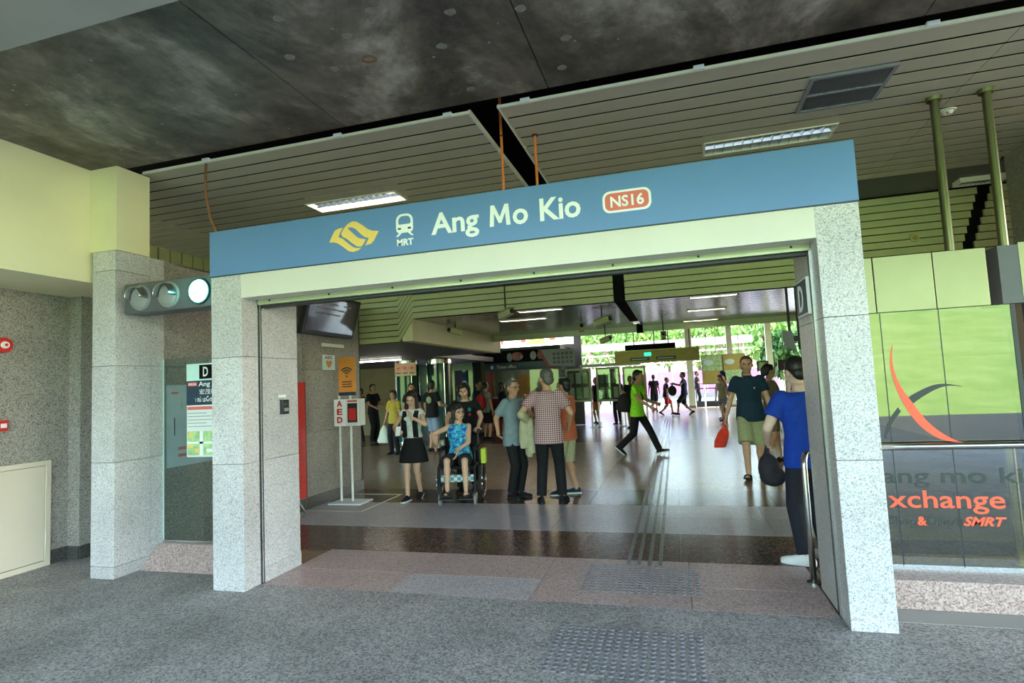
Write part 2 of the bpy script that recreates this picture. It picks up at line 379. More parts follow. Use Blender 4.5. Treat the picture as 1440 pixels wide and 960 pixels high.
# interior floor: base with single tiles
fl = bx('floor', 'far_floor', None, -9, 14, .185, 26.0, -.14, -.012); struct(fl, 'polished granite concourse floor in pink, brown and beige bands', 'floor')
def tiles(mat, y0, y1, rows, x0, x1, w, xo=0, special=None):
    h = (y1-y0)/rows; cache = {}
    for r in range(rows):
        x = x0
        edges = [x0]; k = math.floor((x0-xo)/w)+1
        while xo+k*w < x1-.05:
            if xo+k*w > x0+.05: edges.append(xo+k*w)
            k += 1
        edges.append(x1)
        for a, b in zip(edges, edges[1:]):
            mm = mat
            if special and abs((a+b)/2-special[0]) < .4 and r == special[1]: mm = special[2]
            key = (round(b-a, 3), mm); ax, ay = a, y0+r*h
            if key not in cache:
                o = bx('tile', mm, fl, a+.003, b-.003, ay+.003, ay+h-.003, -.013, 0); cache[key] = (o, ax, ay)
            else:
                s_, sx, sy = cache[key]; inst(s_, fl, (ax-sx, ay-sy, 0))
tiles('pink_granite', .185, .62, 1, .31, 4.62, 1.13, 1.47, (2.03, 0, 'pale_granite'))
tiles('pink_granite', .62, 1.20, 1, .31, 4.62, 1.13, 1.47)
tiles('brown_granite', 1.20, 2.09, 2, -1.18, 7.3, 1.1, .37)
tiles('lilac_granite', 2.09, 3.38, 2, -1.18, 7.3, 1.1, .15)
tiles('brown_granite', 3.38, 4.36, 1, -1.18, 7.3, 1.1, .37)
tiles('beige_granite', 4.36, 10.8, 7, -5.0, 9.0, 1.1, .37)
tiles('brown_granite', 10.8, 14.9, 4, -5.0, 9.0, 1.4, .37)
# concrete soffit above the forecourt, in cast panels
ce = bx('ceiling', 'black', None, -1.476, 16, -7.0, .178, 3.86, 4.3); struct(ce, 'dark stained concrete soffit above the forecourt', 'ceiling')
for a, b in [(-1.476, 1.21), (1.21, 2.95), (2.95, 5.4), (5.4, 8.2), (8.2, 16)]:
    bx('panel', 'stained_concrete', ce, a+.004, b-.004, -7.0, .178, SL, 3.87)
m = MB()
for k in range(20):
    t = 2*math.pi*k/20; m.v += [V((1.90+.055*math.cos(t), -.62+.045*math.sin(t), SL-.004)), V((1.90+.035*math.cos(t), -.62+.025*math.sin(t), SL-.004)), V((1.90+.05*math.cos(t), -.62+.04*math.sin(t), SL+.001))]
    j = (k+1) % 20; m.f += [(3*k, 3*k+1, 3*j+1, 3*j), (3*k, 3*j, 3*j+2, 3*k+2)]
m.build('rust_ring', 'cable_brown', ce)
for k, (x, y) in enumerate(SPOTS):
    rr = random.Random(k); MB().prism([(x+(.03+.012*rr.random())*math.cos(t), y+(.026+.012*rr.random())*math.sin(t)) for t in [2*math.pi*j/9 for j in range(9)]], lambda u, w, d: V((u, w, d)), SL-.002, SL+.002).build('patch', 'patch_grey', ce)
struct(bx('trim_1', 'pale_concrete', None, -1.474, 16, -2.35, -1.66, 3.60, SL-.001), 'pale concrete downstand beam under the soffit', 'beam')
# left bulkhead, far left wall, recess
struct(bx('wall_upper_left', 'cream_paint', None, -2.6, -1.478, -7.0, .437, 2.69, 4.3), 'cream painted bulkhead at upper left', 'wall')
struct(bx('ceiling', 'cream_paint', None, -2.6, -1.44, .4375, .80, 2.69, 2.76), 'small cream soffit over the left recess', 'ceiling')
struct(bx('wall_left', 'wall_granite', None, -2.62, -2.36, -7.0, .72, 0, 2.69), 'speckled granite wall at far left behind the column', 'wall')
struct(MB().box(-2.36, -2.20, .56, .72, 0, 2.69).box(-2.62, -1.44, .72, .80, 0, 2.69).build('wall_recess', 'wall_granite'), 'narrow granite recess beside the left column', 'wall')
bb = empty('baseboard_left', (-2.35, .5, 0)); struct(bb, 'dark stone skirting in the left recess', 'skirting')
bx('skirting_stone', 'skirting_granite', bb, -2.36, -2.34, .38, .545, 0, .13); bx('skirting_stone', 'skirting_granite', bb, -2.34, -2.195, .545, .56, 0, .13)
bx('skirting_stone', 'skirting_granite', bb, -2.20, -2.18, .56, .705, 0, .13); bx('skirting_stone', 'skirting_granite', bb, -2.18, -1.46, .705, .72, 0, .13)
# wall between forecourt and concourse (granite clad block)
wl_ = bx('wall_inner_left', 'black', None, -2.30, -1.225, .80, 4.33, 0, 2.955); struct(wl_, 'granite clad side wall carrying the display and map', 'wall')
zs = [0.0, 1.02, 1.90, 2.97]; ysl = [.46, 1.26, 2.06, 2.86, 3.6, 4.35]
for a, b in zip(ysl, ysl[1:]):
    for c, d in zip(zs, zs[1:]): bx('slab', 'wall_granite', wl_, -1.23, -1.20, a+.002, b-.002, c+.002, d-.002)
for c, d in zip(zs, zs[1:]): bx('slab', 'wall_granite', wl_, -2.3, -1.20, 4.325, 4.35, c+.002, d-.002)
bx('coping', 'wall_granite', wl_, -2.3, -1.2, .8, 4.35, 2.955, 2.975)
for a, b in zip(ysl[2:], ysl[3:]): bx('skirting_stone', 'skirting_granite', wl_, -1.20, -1.185, a+.002, b-.002, 0, .15)
# vertical boards above the granite block at the far left
ub = bx('wall_back_left', 'black', None, -3.5, -3.36, .45, 4.6, 2.4, CZ); struct(ub, 'green vertical board cladding below the ceiling at left', 'wall')
for k in range(20): bx('board', 'board_green', ub, -3.37, -3.33, .47+k*.205, .47+k*.205+.18, 2.4, CZ-.005)
# metal plank ceiling
pc = bx('ceiling', 'black', None, -3.45, 9.0, .18, 4.62, 4.22, 4.40); struct(pc, 'grey metal plank ceiling over the entrance with a black gap', 'ceiling')
HOLES = [(-.33, .84, 1.765, 2.105), (4.14, 5.31, 1.765, 2.105), (4.875, 5.475, .80, 1.40)]
def plank(name, mat, par, x0, x1, y0, y1, z):
    """a metal plank with turned-up edges"""
    w = .012; pr = [(y0, z+.003), (y0, z), (y1-.028, z), (y1-.028, z+.03), (y1-.032, z+.03), (y1-.032, z+.003)]
    return MB().prism(pr, lambda u, v_, d: V((d, u, v_)), x0, x1).build(name, mat, par)
ye = [.37, .59]+[.59+.2045*k for k in range(1, 16)]
for y0, y1 in zip(ye, ye[1:]):
    for a, b in [(-3.33, 2.255), (2.49, 6.11), (6.116, 7.33)]:
        cuts = sorted((h[0], h[1]) for h in HOLES if h[3] > y0+.03 and h[2] < y1-.03 and h[1] > a and h[0] < b); x = a
        for c, d in cuts: plank('plank', 'plank_metal', pc, x, c, y0, y1, CZ); x = d
        for h in HOLES:   # short filler strips where a fitting covers only part of a row
            if a < h[0] < b and y0 < h[2]-.03 < y1-.06: bx('filler_strip', 'plank_metal', pc, h[0], h[1], y0, h[2], CZ, CZ+.003)
            if a < h[0] < b and y0+.06 < h[3]+.03 < y1: bx('filler_strip', 'plank_metal', pc, h[0], h[1], h[3], y1-.028, CZ, CZ+.003)
        plank('plank', 'plank_metal', pc, x, b, y0, y1, CZ)
yb = ye[-1]
bx('flat_panel', 'dark_grey', pc, -3.33, 9.0, yb, 4.57, CZ+.02, CZ+.05)
bx('edge_strip', 'trim_white', pc, 2.235, 2.257, .37, yb, CZ-.004, CZ+.03); bx('edge_strip', 'trim_white', pc, 2.488, 2.505, .37, yb, CZ-.004, CZ+.03)
tr = bx('trim_2', 'trim_white', None, -1.15, 2.257, .352, .372, CZ-.008, CZ+.014); struct(tr, 'white edge strip of the plank ceiling, left of the black gap', 'trim')
tr2 = bx('trim_3', 'trim_white', None, 2.488, 7.33, .352, .372, CZ-.008, CZ+.014); struct(tr2, 'white edge strip of the plank ceiling, right of the black gap', 'trim')
for x in (-.41, 1.0, 2.03): bx('clip', 'sign_white', tr, x, x+.075, .325, .352, CZ-.012, CZ+.02)
for x in (2.69, 4.0, 5.47, 6.9): bx('clip', 'sign_white', tr2, x, x+.075, .325, .352, CZ-.012, CZ+.02)
# boarded bulkhead at Y = 4.57
BY = 4.57
bh = bx('wall_bulkhead', 'black', None, -4.0, 9.0, BY+.045, BY+.16, 2.715, 4.3); struct(bh, 'green boarded bulkhead above the concourse opening', 'wall')
bx('backing', 'black', bh, -4.0, -.66, BY+.045, BY+.16, 2.35, 2.72)
nb = 11; pit = .0985
for k in range(nb):
    z0 = 2.712+k*pit; z1 = z0+pit-.014; dz = -.365
    for a, b in [(-.335, 2.925), (3.095, 5.45), (5.453, 7.36+.031*(k-3)), (7.49+.034*(k-3), 9.0)]: bx('board', 'board_green', bh, a, b, BY, BY+.04, z0, z1)
    if k < nb:
        bx('board', 'board_green', bh, -4.0, -.60, BY, BY+.04, z0+dz, z1+dz)
        MB().hexa([(-.60,BY,z0+dz),(-.335,BY,z0),(-.335,BY+.04,z0),(-.60,BY+.04,z0+dz),(-.60,BY,z1+dz),(-.335,BY,z1),(-.335,BY+.04,z1),(-.60,BY+.04,z1+dz)]).build('board', 'board_green', bh)
for k in range(4): bx('board', 'board_green', bh, -4.0, -.60, BY, BY+.04, 2.712+(nb+k)*pit-.365, 2.712+(nb+k)*pit-.365+pit-.014)
# low shiny ceiling of the concourse
lc = bx('ceiling', 'black', None, -.40, 9.0, BY+.16, 9.0, 2.83, 3.0); struct(lc, 'glossy metal strip ceiling of the concourse', 'ceiling')
ly = [BY+.16+.2165*k for k in range(21)]
LY = BY+.16; LH = [(1.38, 2.10, LY, LY+.2165), (.75, 1.6, LY+.2165*5, LY+.2165*6), (4.0, 4.68, LY, LY+.2165), (4.0, 4.66, LY+.2165*8, LY+.2165*9), (3.96, 4.66, LY+.2165*17, LY+.2165*18), (6.6, 7.4, LY+.2165*4, LY+.2165*5)]
for y0, y1 in zip(ly, ly[1:]):
    for a, b in [(-.36, 2.925), (3.095, 9.0)]:
        x = a
        for c, d in sorted((h[0], h[1]) for h in LH if h[3] > y0+.01 and h[2] < y1-.01 and a < h[0] < b): plank('plank', 'plank_shiny', lc, x, c, y0, y1, 2.712); x = d
        plank('plank', 'plank_shiny', lc, x, b, y0, y1, 2.712)
struct(bx('wall_bulkhead_side', 'cream_paint', None, -.56, -.37, BY+.05, 9.5, 2.35, 3.2), 'cream bulkhead side running back into the concourse', 'wall')
struct(MB().prism([(-9, BY+.16), (-.56, BY+.16), (-.56, 9.5), (-2.1, 9.5), (-2.1, 14.3), (-9, 14.3)], lambda u, w, d: V((u, w, d)), 2.36, 2.5).build('ceiling', 'dark_grey'), 'dark low ceiling over the left corridor', 'ceiling')
dr = empty('trim_4', (4, 8.95, 2.58)); struct(dr, 'dull olive edge beam at the back of the glossy ceiling', 'beam')
bx('beam_face', 'rail_metal', dr, -.36, 2.98, 8.88, 9.0, 2.585, 2.76); bx('beam_face', 'rail_metal', dr, 3.12, 9.0, 8.88, 9.0, 2.585, 2.76)
bx('gap_strip', 'black', dr, 2.98, 3.12, 8.89, 8.99, 2.56, 2.76)
struct(bx('ceiling', 'pale_concrete', None, -9.2, 14, .18, 26, 4.42, 4.7), 'high concrete roof over the back of the concourse', 'roof')
struct(bx('wall_far_left', 'plaster', None, -9.2, -9, 4.4, 26, 0, 4.42), 'beige side wall of the left corridor', 'wall')
struct(bx('wall_right', 'wall_granite', None, 7.33, 8.2, 2.3, 3.42, 0, 4.3), 'granite wall end seen above the glass at right', 'wall')
struct(bx('wall_right_blocker', 'plaster', None, 9.0, 9.2, 3.42, 19.0, 0, 4.42), 'added unseen beige wall blocking sky light on the right of the concourse', 'wall')  # added out of view to keep sky light out of the concourse
struct(bx('wall_corridor', 'plaster', None, -9, -5.3, 14.3, 14.5, 0, 2.36), 'beige end wall of the dim left corridor', 'wall')
struct(bx('wall_facade_right', 'wall_granite', None, 8.2, 16, .8, 1.2, 0, 4.3), 'granite facade beyond the right edge', 'wall')

# ================================================================== ENTRANCE PORTAL
def pillar(x0, x1, name, label, joints, side, y1=.715, rail=None):
    p = empty(name, ((x0+x1)/2, y1/2, 0), label, 'pillar', 'granite pillars of the portal')
    bx('core', 'dark_grey', p, x0+.02, x1-.02, .02, y1-.02, 0, 2.57)
    z = [0]+joints+[2.575]
    for a, b in zip(z, z[1:]):
        bx('slab', 'pillar_granite', p, x0, x1, 0, .19, a+.0015, b-.0015, bev=.003)
        bx('slab', 'pillar_granite', p, x0+(.012 if side > 0 else 0), x1-(.012 if side < 0 else 0)*0, .225, y1, a+.0015 if a else .0, b-.0015, bev=.003)
    bx('guide_channel', 'dark_metal', p, x0+.01, x1-.01, .19, .225, 0, 2.57)
    xs = x1 if side > 0 else x0
    for dy in (.185, .226): bx('channel_lip', 'steel', p, xs-.012, xs+.004, dy, dy+.008, .0, 2.37)
    return p
pl = pillar(0, .305, 'granite_pillar', 'granite pillar at the left end of the blue sign, with a card reader', [1.011, 1.888], 1)
bx('skirting_slab', 'pillar_granite', pl, .298, .312, .24, .715, .0, .12)
pr = pillar(4.627, 4.876, 'granite_pillar', 'granite pillar at the right end of the blue sign, beside the glass front', [1.0, 1.873], -1)
kp = empty('card_reader', (.309, .487, 1.375), 'small black card reader box on the left pillar', 'card reader')
bx('housing', 'dark_metal', kp, .306, .34, .455, .545, 1.385, 1.515, bev=.006); bx('keypad_plate', 'mid_grey', kp, .34, .346, .475, .525, 1.41, 1.44); bx('indicator', 'chrome', kp, .34, .345, .485, .515, 1.46, 1.485)
bx('label_strip', 'sign_white', kp, .306, .310, .44, .54, 1.535, 1.56)
dsg = empty('exit_letter_sign', (4.62, .45, 1.94), 'dark blue square sign with white letter D on the right pillar', 'sign')
bx('board', 'sign_white', dsg, 4.606, 4.626, .28, .62, 1.93, 2.18); bx('face', 'navy_sign', dsg, 4.602, 4.607, .295, .605, 1.942, 2.168)
text('letter_d', 'D', 'sign_white', dsg, lambda u, w, d: V((4.601-d, -u, w)), -.52, -.38, 1.965, 2.145, .003, .015)
# beam
be = empty('lintel_beam', (2.46, .1, 2.376), 'pale beige metal lintel with a shutter slot under the blue sign', 'lintel')
bx('fascia', 'beam_metal', be, .305, 4.627, .0, .16, 2.376, 2.575); bx('fascia_return', 'beam_metal', be, .305, 4.627, .30, .45, 2.376, 2.575)
bx('shutter_slot', 'black', be, .305, 4.627, .16, .30, 2.42, 2.575)
bx('guide_rail', 'rail_metal', be, .33, 4.62, .165, .20, 2.335, 2.425); bx('shutter_bottom_bar', 'dark_metal', be, .33, 4.62, .21, .28, 2.315, 2.42)
bx('guide_rail', 'rail_metal', be, .33, 4.62, .30, .33, 2.335, 2.425)
for k in range(8): MB().cyl((.45+k*.58, .158, 2.365), (.45+k*.58, .166, 2.365), .008, n=8).build('screw', 'dark_metal', be)
# sign
sg = empty('station_sign', (2.44, .1, 2.575), 'long blue station name sign reading Ang Mo Kio with NS16 badge', 'sign')
bx('board', 'sign_blue', sg, -.002, 4.879, -.012, .30, 2.577, 2.963, bev=.003)
bx('bottom_edge', 'navy_sign', sg, -.002, 4.879, -.014, .0, 2.573, 2.580)
F0 = front(-.0125)
def emblem():
    # two interlocking waves, upper and lower
    a = [(1.330,2.868),(1.372,2.885),(1.41,2.879),(1.46,2.846),(1.51,2.806),(1.55,2.789),(1.602,2.782),(1.56,2.715),(1.535,2.690),(1.481,2.681),(1.515,2.737),(1.478,2.749),(1.44,2.781),(1.40,2.822),(1.365,2.840),(1.327,2.838),(1.352,2.814),(1.39,2.776),(1.425,2.746),(1.488,2.730),(1.468,2.697),(1.446,2.677),(1.41,2.682),(1.36,2.718),(1.32,2.753),(1.285,2.772),(1.270,2.797),(1.295,2.834)]
    b = [(1.163,2.741),(1.19,2.79),(1.215,2.828),(1.245,2.842),(1.289,2.845),(1.262,2.808),(1.248,2.775),(1.285,2.757),(1.33,2.716),(1.375,2.680),(1.41,2.668),(1.446,2.669),(1.42,2.650),(1.376,2.641),(1.335,2.652),(1.285,2.692),(1.24,2.725),(1.21,2.737)]
    for pts in (a, b): MB().prism(pts, F0, 0, .004).build('emblem', 'sign_yellow', sg)
emblem()
# train pictogram: body ring, window, lamps, rails
def frame2(o_, i_, fn, dep):
    n = len(o_); m = MB(); vs = [fn(*p, 0) for p in o_]+[fn(*p, 0) for p in i_]+[fn(*p, dep) for p in o_]+[fn(*p, dep) for p in i_]
    fs = []
    for k in range(n):
        j = (k+1) % n; fs += [(k, j, n+j, n+k), (2*n+k, 3*n+k, 3*n+j, 2*n+j), (k, 2*n+k, 2*n+j, j), (n+k, n+j, 3*n+j, 3*n+k)]
    return m.add(vs, fs)
def train():
    def ro(x0, x1, z0, z1, rt, rb):
        o = []
        for cx, cz, a0, r in ((x1-rb, z0+rb, -90, rb), (x1-rt, z1-rt, 0, rt), (x0+rt, z1-rt, 90, rt), (x0+rb, z0+rb, 180, rb)):
            o += [(cx+r*math.cos(R(a0+18*k)), cz+r*math.sin(R(a0+18*k))) for k in range(6)]
        return o
    frame2(ro(1.750, 1.890, 2.742, 2.888, .05, .03), ro(1.768, 1.872, 2.808, 2.872, .036, .012), F0, .004).build('train_body', 'sign_white', sg)
    for x in (1.765, 1.848): bx('train_lamp', 'navy_sign', sg, x, x+.026, -.0185, -.0160, 2.768, 2.782)
    for s_ in (-1, 1):
        MB().prism([(1.82+s_*.045, 2.744), (1.82+s_*.075, 2.716), (1.82+s_*.055, 2.716), (1.82+s_*.022, 2.744)], F0, 0, .004).build('rail_mark', 'sign_white', sg)
train()
text('lettering', 'MRT', 'sign_white', sg, F0, 1.753, 1.889, 2.646, 2.694, .004, .035)
for s_, a, b, zc in [('Ang', 2.039, 2.418, 2.858), ('o', 2.676, 2.790, 2.858), ('Kio', 2.877, 3.168, 2.858)]:
    text('lettering', s_, 'sign_white', sg, F0, a, b, 2.701, zc, .004, .022)
MB().prism([(2.500+.158*u, 2.701+.157*w) for u, w in [(0, 0), (.07, 1), (.25, 1), (.50, .42), (.75, 1), (.93, 1), (1, 0), (.80, 0), (.765, .62), (.57, .14), (.43, .14), (.235, .62), (.20, 0)]], F0, 0, .004).build('lettering', 'sign_white', sg)
frame2(rrect(3.322, 3.648, 2.690, 2.842, .05), rrect(3.338, 3.632, 2.705, 2.827, .038), F0, .005).build('badge_rim', 'sign_white', sg)
MB().prism(rrect(3.338, 3.632, 2.705, 2.827, .038), F0, 0, .003).build('badge', 'sign_red', sg)
text('lettering', 'NS16', 'sign_white', sg, front(-.0155), 3.375, 3.600, 2.730, 2.803, .004, .022)
# rods and cable above the sign
for x, y, lab in [(2.37, .86, 'left'), (2.655, .96, 'right')]:
    e = empty('hanger_rod', (x, y, 2.9), f'orange hanger rod above the blue sign, {lab} one of the pair', 'rod', 'orange rods above the sign')
    MB().cyl((x, y, 2.6), (x, y, CZ-.01 if x > 2.5 else 4.2), .012).build('rod', 'orange_rod', e)
    MB().cyl((x, y, CZ-.015), (x, y, CZ-.004), .03 if x > 2.5 else .016).build('ceiling_flange', 'dark_metal', e)
    bx('bracket', 'orange_rod', e, x-.03, x+.03, .302, y+.02, 2.60, 2.64)
tag(MB().tube([(-.425, .395, CZ), (-.41, .37, CZ-.15), (-.36, .32, 3.45), (-.27, .28, 3.2), (-.15, .24, 3.02), (-.06, .2, 2.93), (-.03, .18, 2.90)], .012).build('cable', 'cable_brown', smooth=True), 'brown cable drooping from the ceiling edge to the sign', 'cable')

# ================================================================== CEILING FITTINGS
def troffer(x0, x1, y0, y1, z, label, nb=13, power=30, lit=True, mat='plank_metal', group='louvred lights of the entrance ceiling'):
    e = empty('ceiling_light', ((x0+x1)/2, (y0+y1)/2, z), label, 'ceiling light', group)
    t = .018
    m = MB().box(x0, x1, y0, y0+t, z-.008, z+.10).box(x0, x1, y1-t, y1, z-.008, z+.10).box(x0, x0+t, y0+t, y1-t, z-.008, z+.10).box(x1-t, x1, y0+t, y1-t, z-.008, z+.10)
    m.build('frame', 'trim_white', e); bx('reflector', 'white', e, x0+t, x1-t, y0+t, y1-t, z+.085, z+.10)
    ym = (y0+y1)/2
    src = None; w = (x1-x0-2*t)/nb
    for k in range(nb-1):
        xx = x0+t+w*(k+1)
        if src is None:
            src = MB().prism([(xx-.003, z-.004), (xx+.003, z-.004), (xx+.009, z+.05), (xx-.009, z+.05)], lambda u, v_, d: V((u, d, v_)), y0+t, y1-t).build('louvre_blade', 'chrome', e)
        else: inst(src, e, (w*k, 0, 0))
    MB().prism([(ym-.003, z-.004), (ym+.003, z-.004), (ym+.02, z+.05), (ym-.02, z+.05)], lambda u, v_, d: V((d, u, v_)), x0+t, x1-t).build('centre_louvre', 'chrome', e)
    for yy in (ym-.25*(y1-y0), ym+.25*(y1-y0)): MB().cyl((x0+.04, yy, z+.065), (x1-.04, yy, z+.065), .012, n=10).build('tube', 'lamp_tube' if lit else 'white', e)
    if not lit: return e
    ld = bpy.data.lights.new('lamp_light', 'AREA'); ld.shape = 'RECTANGLE'; ld.size = (x1-x0)*.9; ld.size_y = (y1-y0)*.8; ld.energy = power; ld.color = (1, .95, .84)
    lo = bpy.data.objects.new('lamp_light', ld); C.objects.link(lo); lo.parent = e; lo.location = (0, 0, .08)
    return e
troffer(-.33, .84, 1.765, 2.105, CZ, 'lit louvred ceiling light above the emblem end of the sign', power=LAMP*.3)
troffer(4.14, 5.31, 1.765, 2.105, CZ, 'unlit louvred ceiling light with silver blades above the right end of the sign', lit=False)
troffer(7.22, 7.72, 4.14, 4.34, CZ-.03, 'small bright louvred light above the steel posts at right', 9, LAMP*.15)
for (a, b, c, d), lab in zip(LH, ['first louvred strip light left of the black gap in the glossy ceiling', 'second louvred strip light left of the black gap, further in', 'nearest louvred strip light right of the black gap in the glossy ceiling', 'middle louvred strip light right of the black gap', 'farthest louvred strip light right of the black gap', 'louvred strip light beside the hung monitor on the right']):
    troffer(a, b, c+.005, d-.005, 2.708, lab, 13, LAMP*.7, group='louvred lights of the concourse ceiling')
for k, (x, y) in enumerate([(-3.4, 6.2), (-3.4, 9.0), (-5.6, 10.5)]):
    e = empty('ceiling_light', (x, y, 2.30), ['slim tube light in the dim left corridor, nearest one', 'slim tube light in the dim left corridor, middle one', 'slim tube light in the dim left corridor, farthest one'][k], 'ceiling light', 'tube lights of the corridor')
    bx('batten', 'white', e, x-.6, x+.6, y-.03, y+.03, 2.325, 2.36); MB().cyl((x-.58, y, 2.31), (x+.58, y, 2.31), .014).build('tube', 'lamp_tube', e)
# vent grille
vg = empty('air_vent', (5.175, 1.1, CZ), 'square air grille with fine slats in the plank ceiling', 'vent')
x0, x1, y0, y1 = 4.875, 5.475, .80, 1.40; t = .03
MB().box(x0, x1, y0, y0+t, CZ-.012, CZ+.05).box(x0, x1, y1-t, y1, CZ-.012, CZ+.05).box(x0, x0+t, y0+t, y1-t, CZ-.012, CZ+.05).box(x1-t, x1, y0+t, y1-t, CZ-.012, CZ+.05).build('frame', 'mid_grey', vg)
bx('centre_bar', 'mid_grey', vg, x0+t, x1-t, 1.09, 1.11, CZ-.012, CZ+.04); bx('duct_back', 'black', vg, x0+t, x1-t, y0+t, y1-t, CZ+.10, CZ+.12)
m = MB()
for k in range(30):
    xx = x0+t+.01+k*.0178
    for a, b in ((y0+t, 1.09), (1.11, y1-t)): m.add([(xx,a,CZ-.006),(xx+.003,a,CZ-.006),(xx+.003,b,CZ-.006),(xx,b,CZ-.006),(xx-.006,a,CZ+.03),(xx-.003,a,CZ+.03),(xx-.003,b,CZ+.03),(xx-.006,b,CZ+.03)], [(0,3,2,1),(4,5,6,7),(0,1,5,4),(1,2,6,5),(2,3,7,6),(3,0,4,7)])
m.build('slats', 'mid_grey', vg)
sm = empty('smoke_detector', (6.19, 1.86, CZ), 'round smoke detector with a red light between the steel posts', 'smoke detector')
MB().cyl((6.19, 1.86, CZ-.012), (6.19, 1.86, CZ-.001), .06, .065, 20).build('base', 'trim_white', sm); MB().cyl((6.19, 1.86, CZ-.04), (6.19, 1.86, CZ-.012), .03, .045, 16).build('head', 'trim_white', sm); MB().ell((6.17, 1.82, CZ-.035), .008).build('indicator', 'red', sm)
sp = empty('ceiling_speaker', (6.84, BY, 3.21), 'small round speaker disc on the green boards at right', 'speaker')
MB().cyl((6.84, BY, 3.21), (6.84, BY-.02, 3.21), .06, .05, 20).build('rim', 'board_green', sp); MB().cyl((6.84, BY-.019, 3.21), (6.84, BY-.026, 3.21), .035, .03, 16).build('grille', 'gold', sp)
for k, x in enumerate((5.96, 6.33)):
    e = empty('steel_post', (x, 1.535, 2.3), ['tall round steel post above the glass front, left of the pair', 'tall round steel post above the glass front, right of the pair'][k], 'post', 'steel posts at the glass front')
    MB().cyl((x, 1.535, 2.327), (x, 1.535, CZ-.03), .033, n=16).build('tube', 'panel_steel', e, smooth=False); MB().cyl((x, 1.535, CZ-.035), (x, 1.535, CZ-.002), .055, .06, 18).build('flange', 'panel_steel', e)
# CCTV cameras
def cctv(x, y, z, top, rz, lab, s=1):
    e = empty('security_camera', (x, y, z), lab, 'security camera', 'cameras hung from the concourse ceiling')
    MB().cyl((x, y, z), (x, y, top), .012*s).build('stem', 'dark_metal', e)
    m = Euler((R(-14), 0, rz)).to_matrix(); MB().obox((x, y, z-.03*s), (.10*s, .26*s, .09*s), m).build('housing', 'board_green', e, .008)
    MB().cyl(V((x, y, z-.03*s))+m@V((0, -.13*s, 0)), V((x, y, z-.03*s))+m@V((0, -.16*s, 0)), .035*s).build('lens_hood', 'dark_metal', e)
    MB().obox(V((x, y, z-.03*s))+m@V((0, -.03, .055*s)), (.12*s, .3*s, .01), m).build('sunshield', 'board_green', e)
cctv(1.30, 4.40, 2.66, 3.78, R(60), 'grey-green camera on the green boards above the opening')
cctv(2.6, 5.75, 2.58, 2.72, R(70), 'large camera hung left of the black ceiling gap', 1.1)
cctv(2.1, 6.7, 2.58, 2.72, R(10), 'dark camera hung beside the larger one')
cctv(-.16, 6.0, 2.62, 2.72, R(-40), 'camera beside the cream bulkhead side')
cctv(2.32, 8.6, 2.46, 2.72, R(60), 'camera at the edge beam left of the gap'); cctv(3.55, 8.6, 2.46, 2.72, R(0), 'camera at the edge beam right of the gap')

# ================================================================== LEFT SIDE
lp = empty('granite_column', (-1.3, .3, 0), 'tall granite column at far left holding the cream box', 'column')
bx('core', 'dark_grey', lp, -1.42, -1.185, .11, .58, 0, 2.96)
for a, b in zip([0, .105, 1.022, 1.897], [.105, 1.022, 1.897, 2.78]): bx('slab', 'pillar_granite', lp, -1.437, -1.165, .09, .46, a+.0015, b-.0015, bev=.003)
bx('slab', 'pillar_granite', lp, -1.437, -1.165, .09, .46, 2.7815, 2.968, bev=.003)
for a, b in zip([.105, 1.022, 1.897], [1.022, 1.897, 2.968]): bx('slab', 'pillar_granite', lp, -1.3, -1.166, .4615, .61, a+.0015, b-.0015)
bx('door_edge', 'hatch_paint', lp, -1.455, -1.438, .12, .2, 0, 2.69)
cb = tag(bx('cream_box', 'cream_paint', None, -1.477, -1.155, .09, .437, 2.97, 3.765), 'cream painted box standing on the left granite column', 'box')
tag(MB().hexa([(-1.16,.345,0),(-.005,.345,0),(-.005,.72,0),(-1.16,.72,0),(-1.16,.55,.19),(-.005,.55,.19),(-.005,.72,.19),(-1.16,.72,.19)]).build('kerb_stone', 'pink_granite', bev=.004), 'sloped pink granite kerb between the column and left pillar', 'kerb')
gp = empty('glazed_screen', (-.58, .6, .19), 'clear glass screen between the left column and the pillar', 'glass panel')
bx('pane', 'clear_glass', gp, -1.158, -.005, .596, .606, .205, 1.97); bx('bottom_channel', 'steel', gp, -1.16, -.005, .588, .614, .19, .215)
bx('edge_strip', 'mint', gp, -1.163, -1.157, .594, .608, .205, 1.97)
mp = empty('wall_map', (-1.19, 1.0, .88), 'pale blue route map on the wall behind the glass', 'map')
bx('sheet', 'map_pale', mp, -1.198, -1.190, .66, 1.5, .885, 1.71)
for y, z, w, h, mt in [(.72, 1.62, .08, .02, 'sign_red'), (.84, 1.45, .01, .12, 'map_green'), (.80, 1.05, .1, .03, 'sign_red'), (.80, .98, .1, .03, 'sign_red'), (1.0, 1.3, .3, .012, 'navy_sign'), (.75, 1.2, .012, .18, 'navy_sign'), (1.05, 1.1, .012, .3, 'navy_sign')]: bx('map_mark', mt, mp, -1.190, -1.188, y, y+w, z, z+h)
dp = empty('exit_directory', (-.5, .58, 1.0), 'mint and navy exit D directory panel with a small green map', 'directory')
FD = front(.582)
bx('board', 'white', dp, -.855, -.10, .580, .594, 1.005, 1.90); bx('top_band', 'mint', dp, -.855, -.10, .578, .580, 1.735, 1.90); bx('navy_band', 'navy_sign', dp, -.855, -.10, .578, .580, 1.50, 1.735)
bx('letter_square', 'black', dp, -.70, -.55, .576, .578, 1.75, 1.885); text('lettering', 'D', 'sign_white', dp, front(.576), -.655, -.595, 1.775, 1.865, .001, .02)
bx('red_tag', 'sign_red', dp, -.835, -.73, .576, .578, 1.685, 1.72); text('lettering', 'NS16', 'sign_white', dp, front(.576), -.825, -.74, 1.692, 1.713, .001)
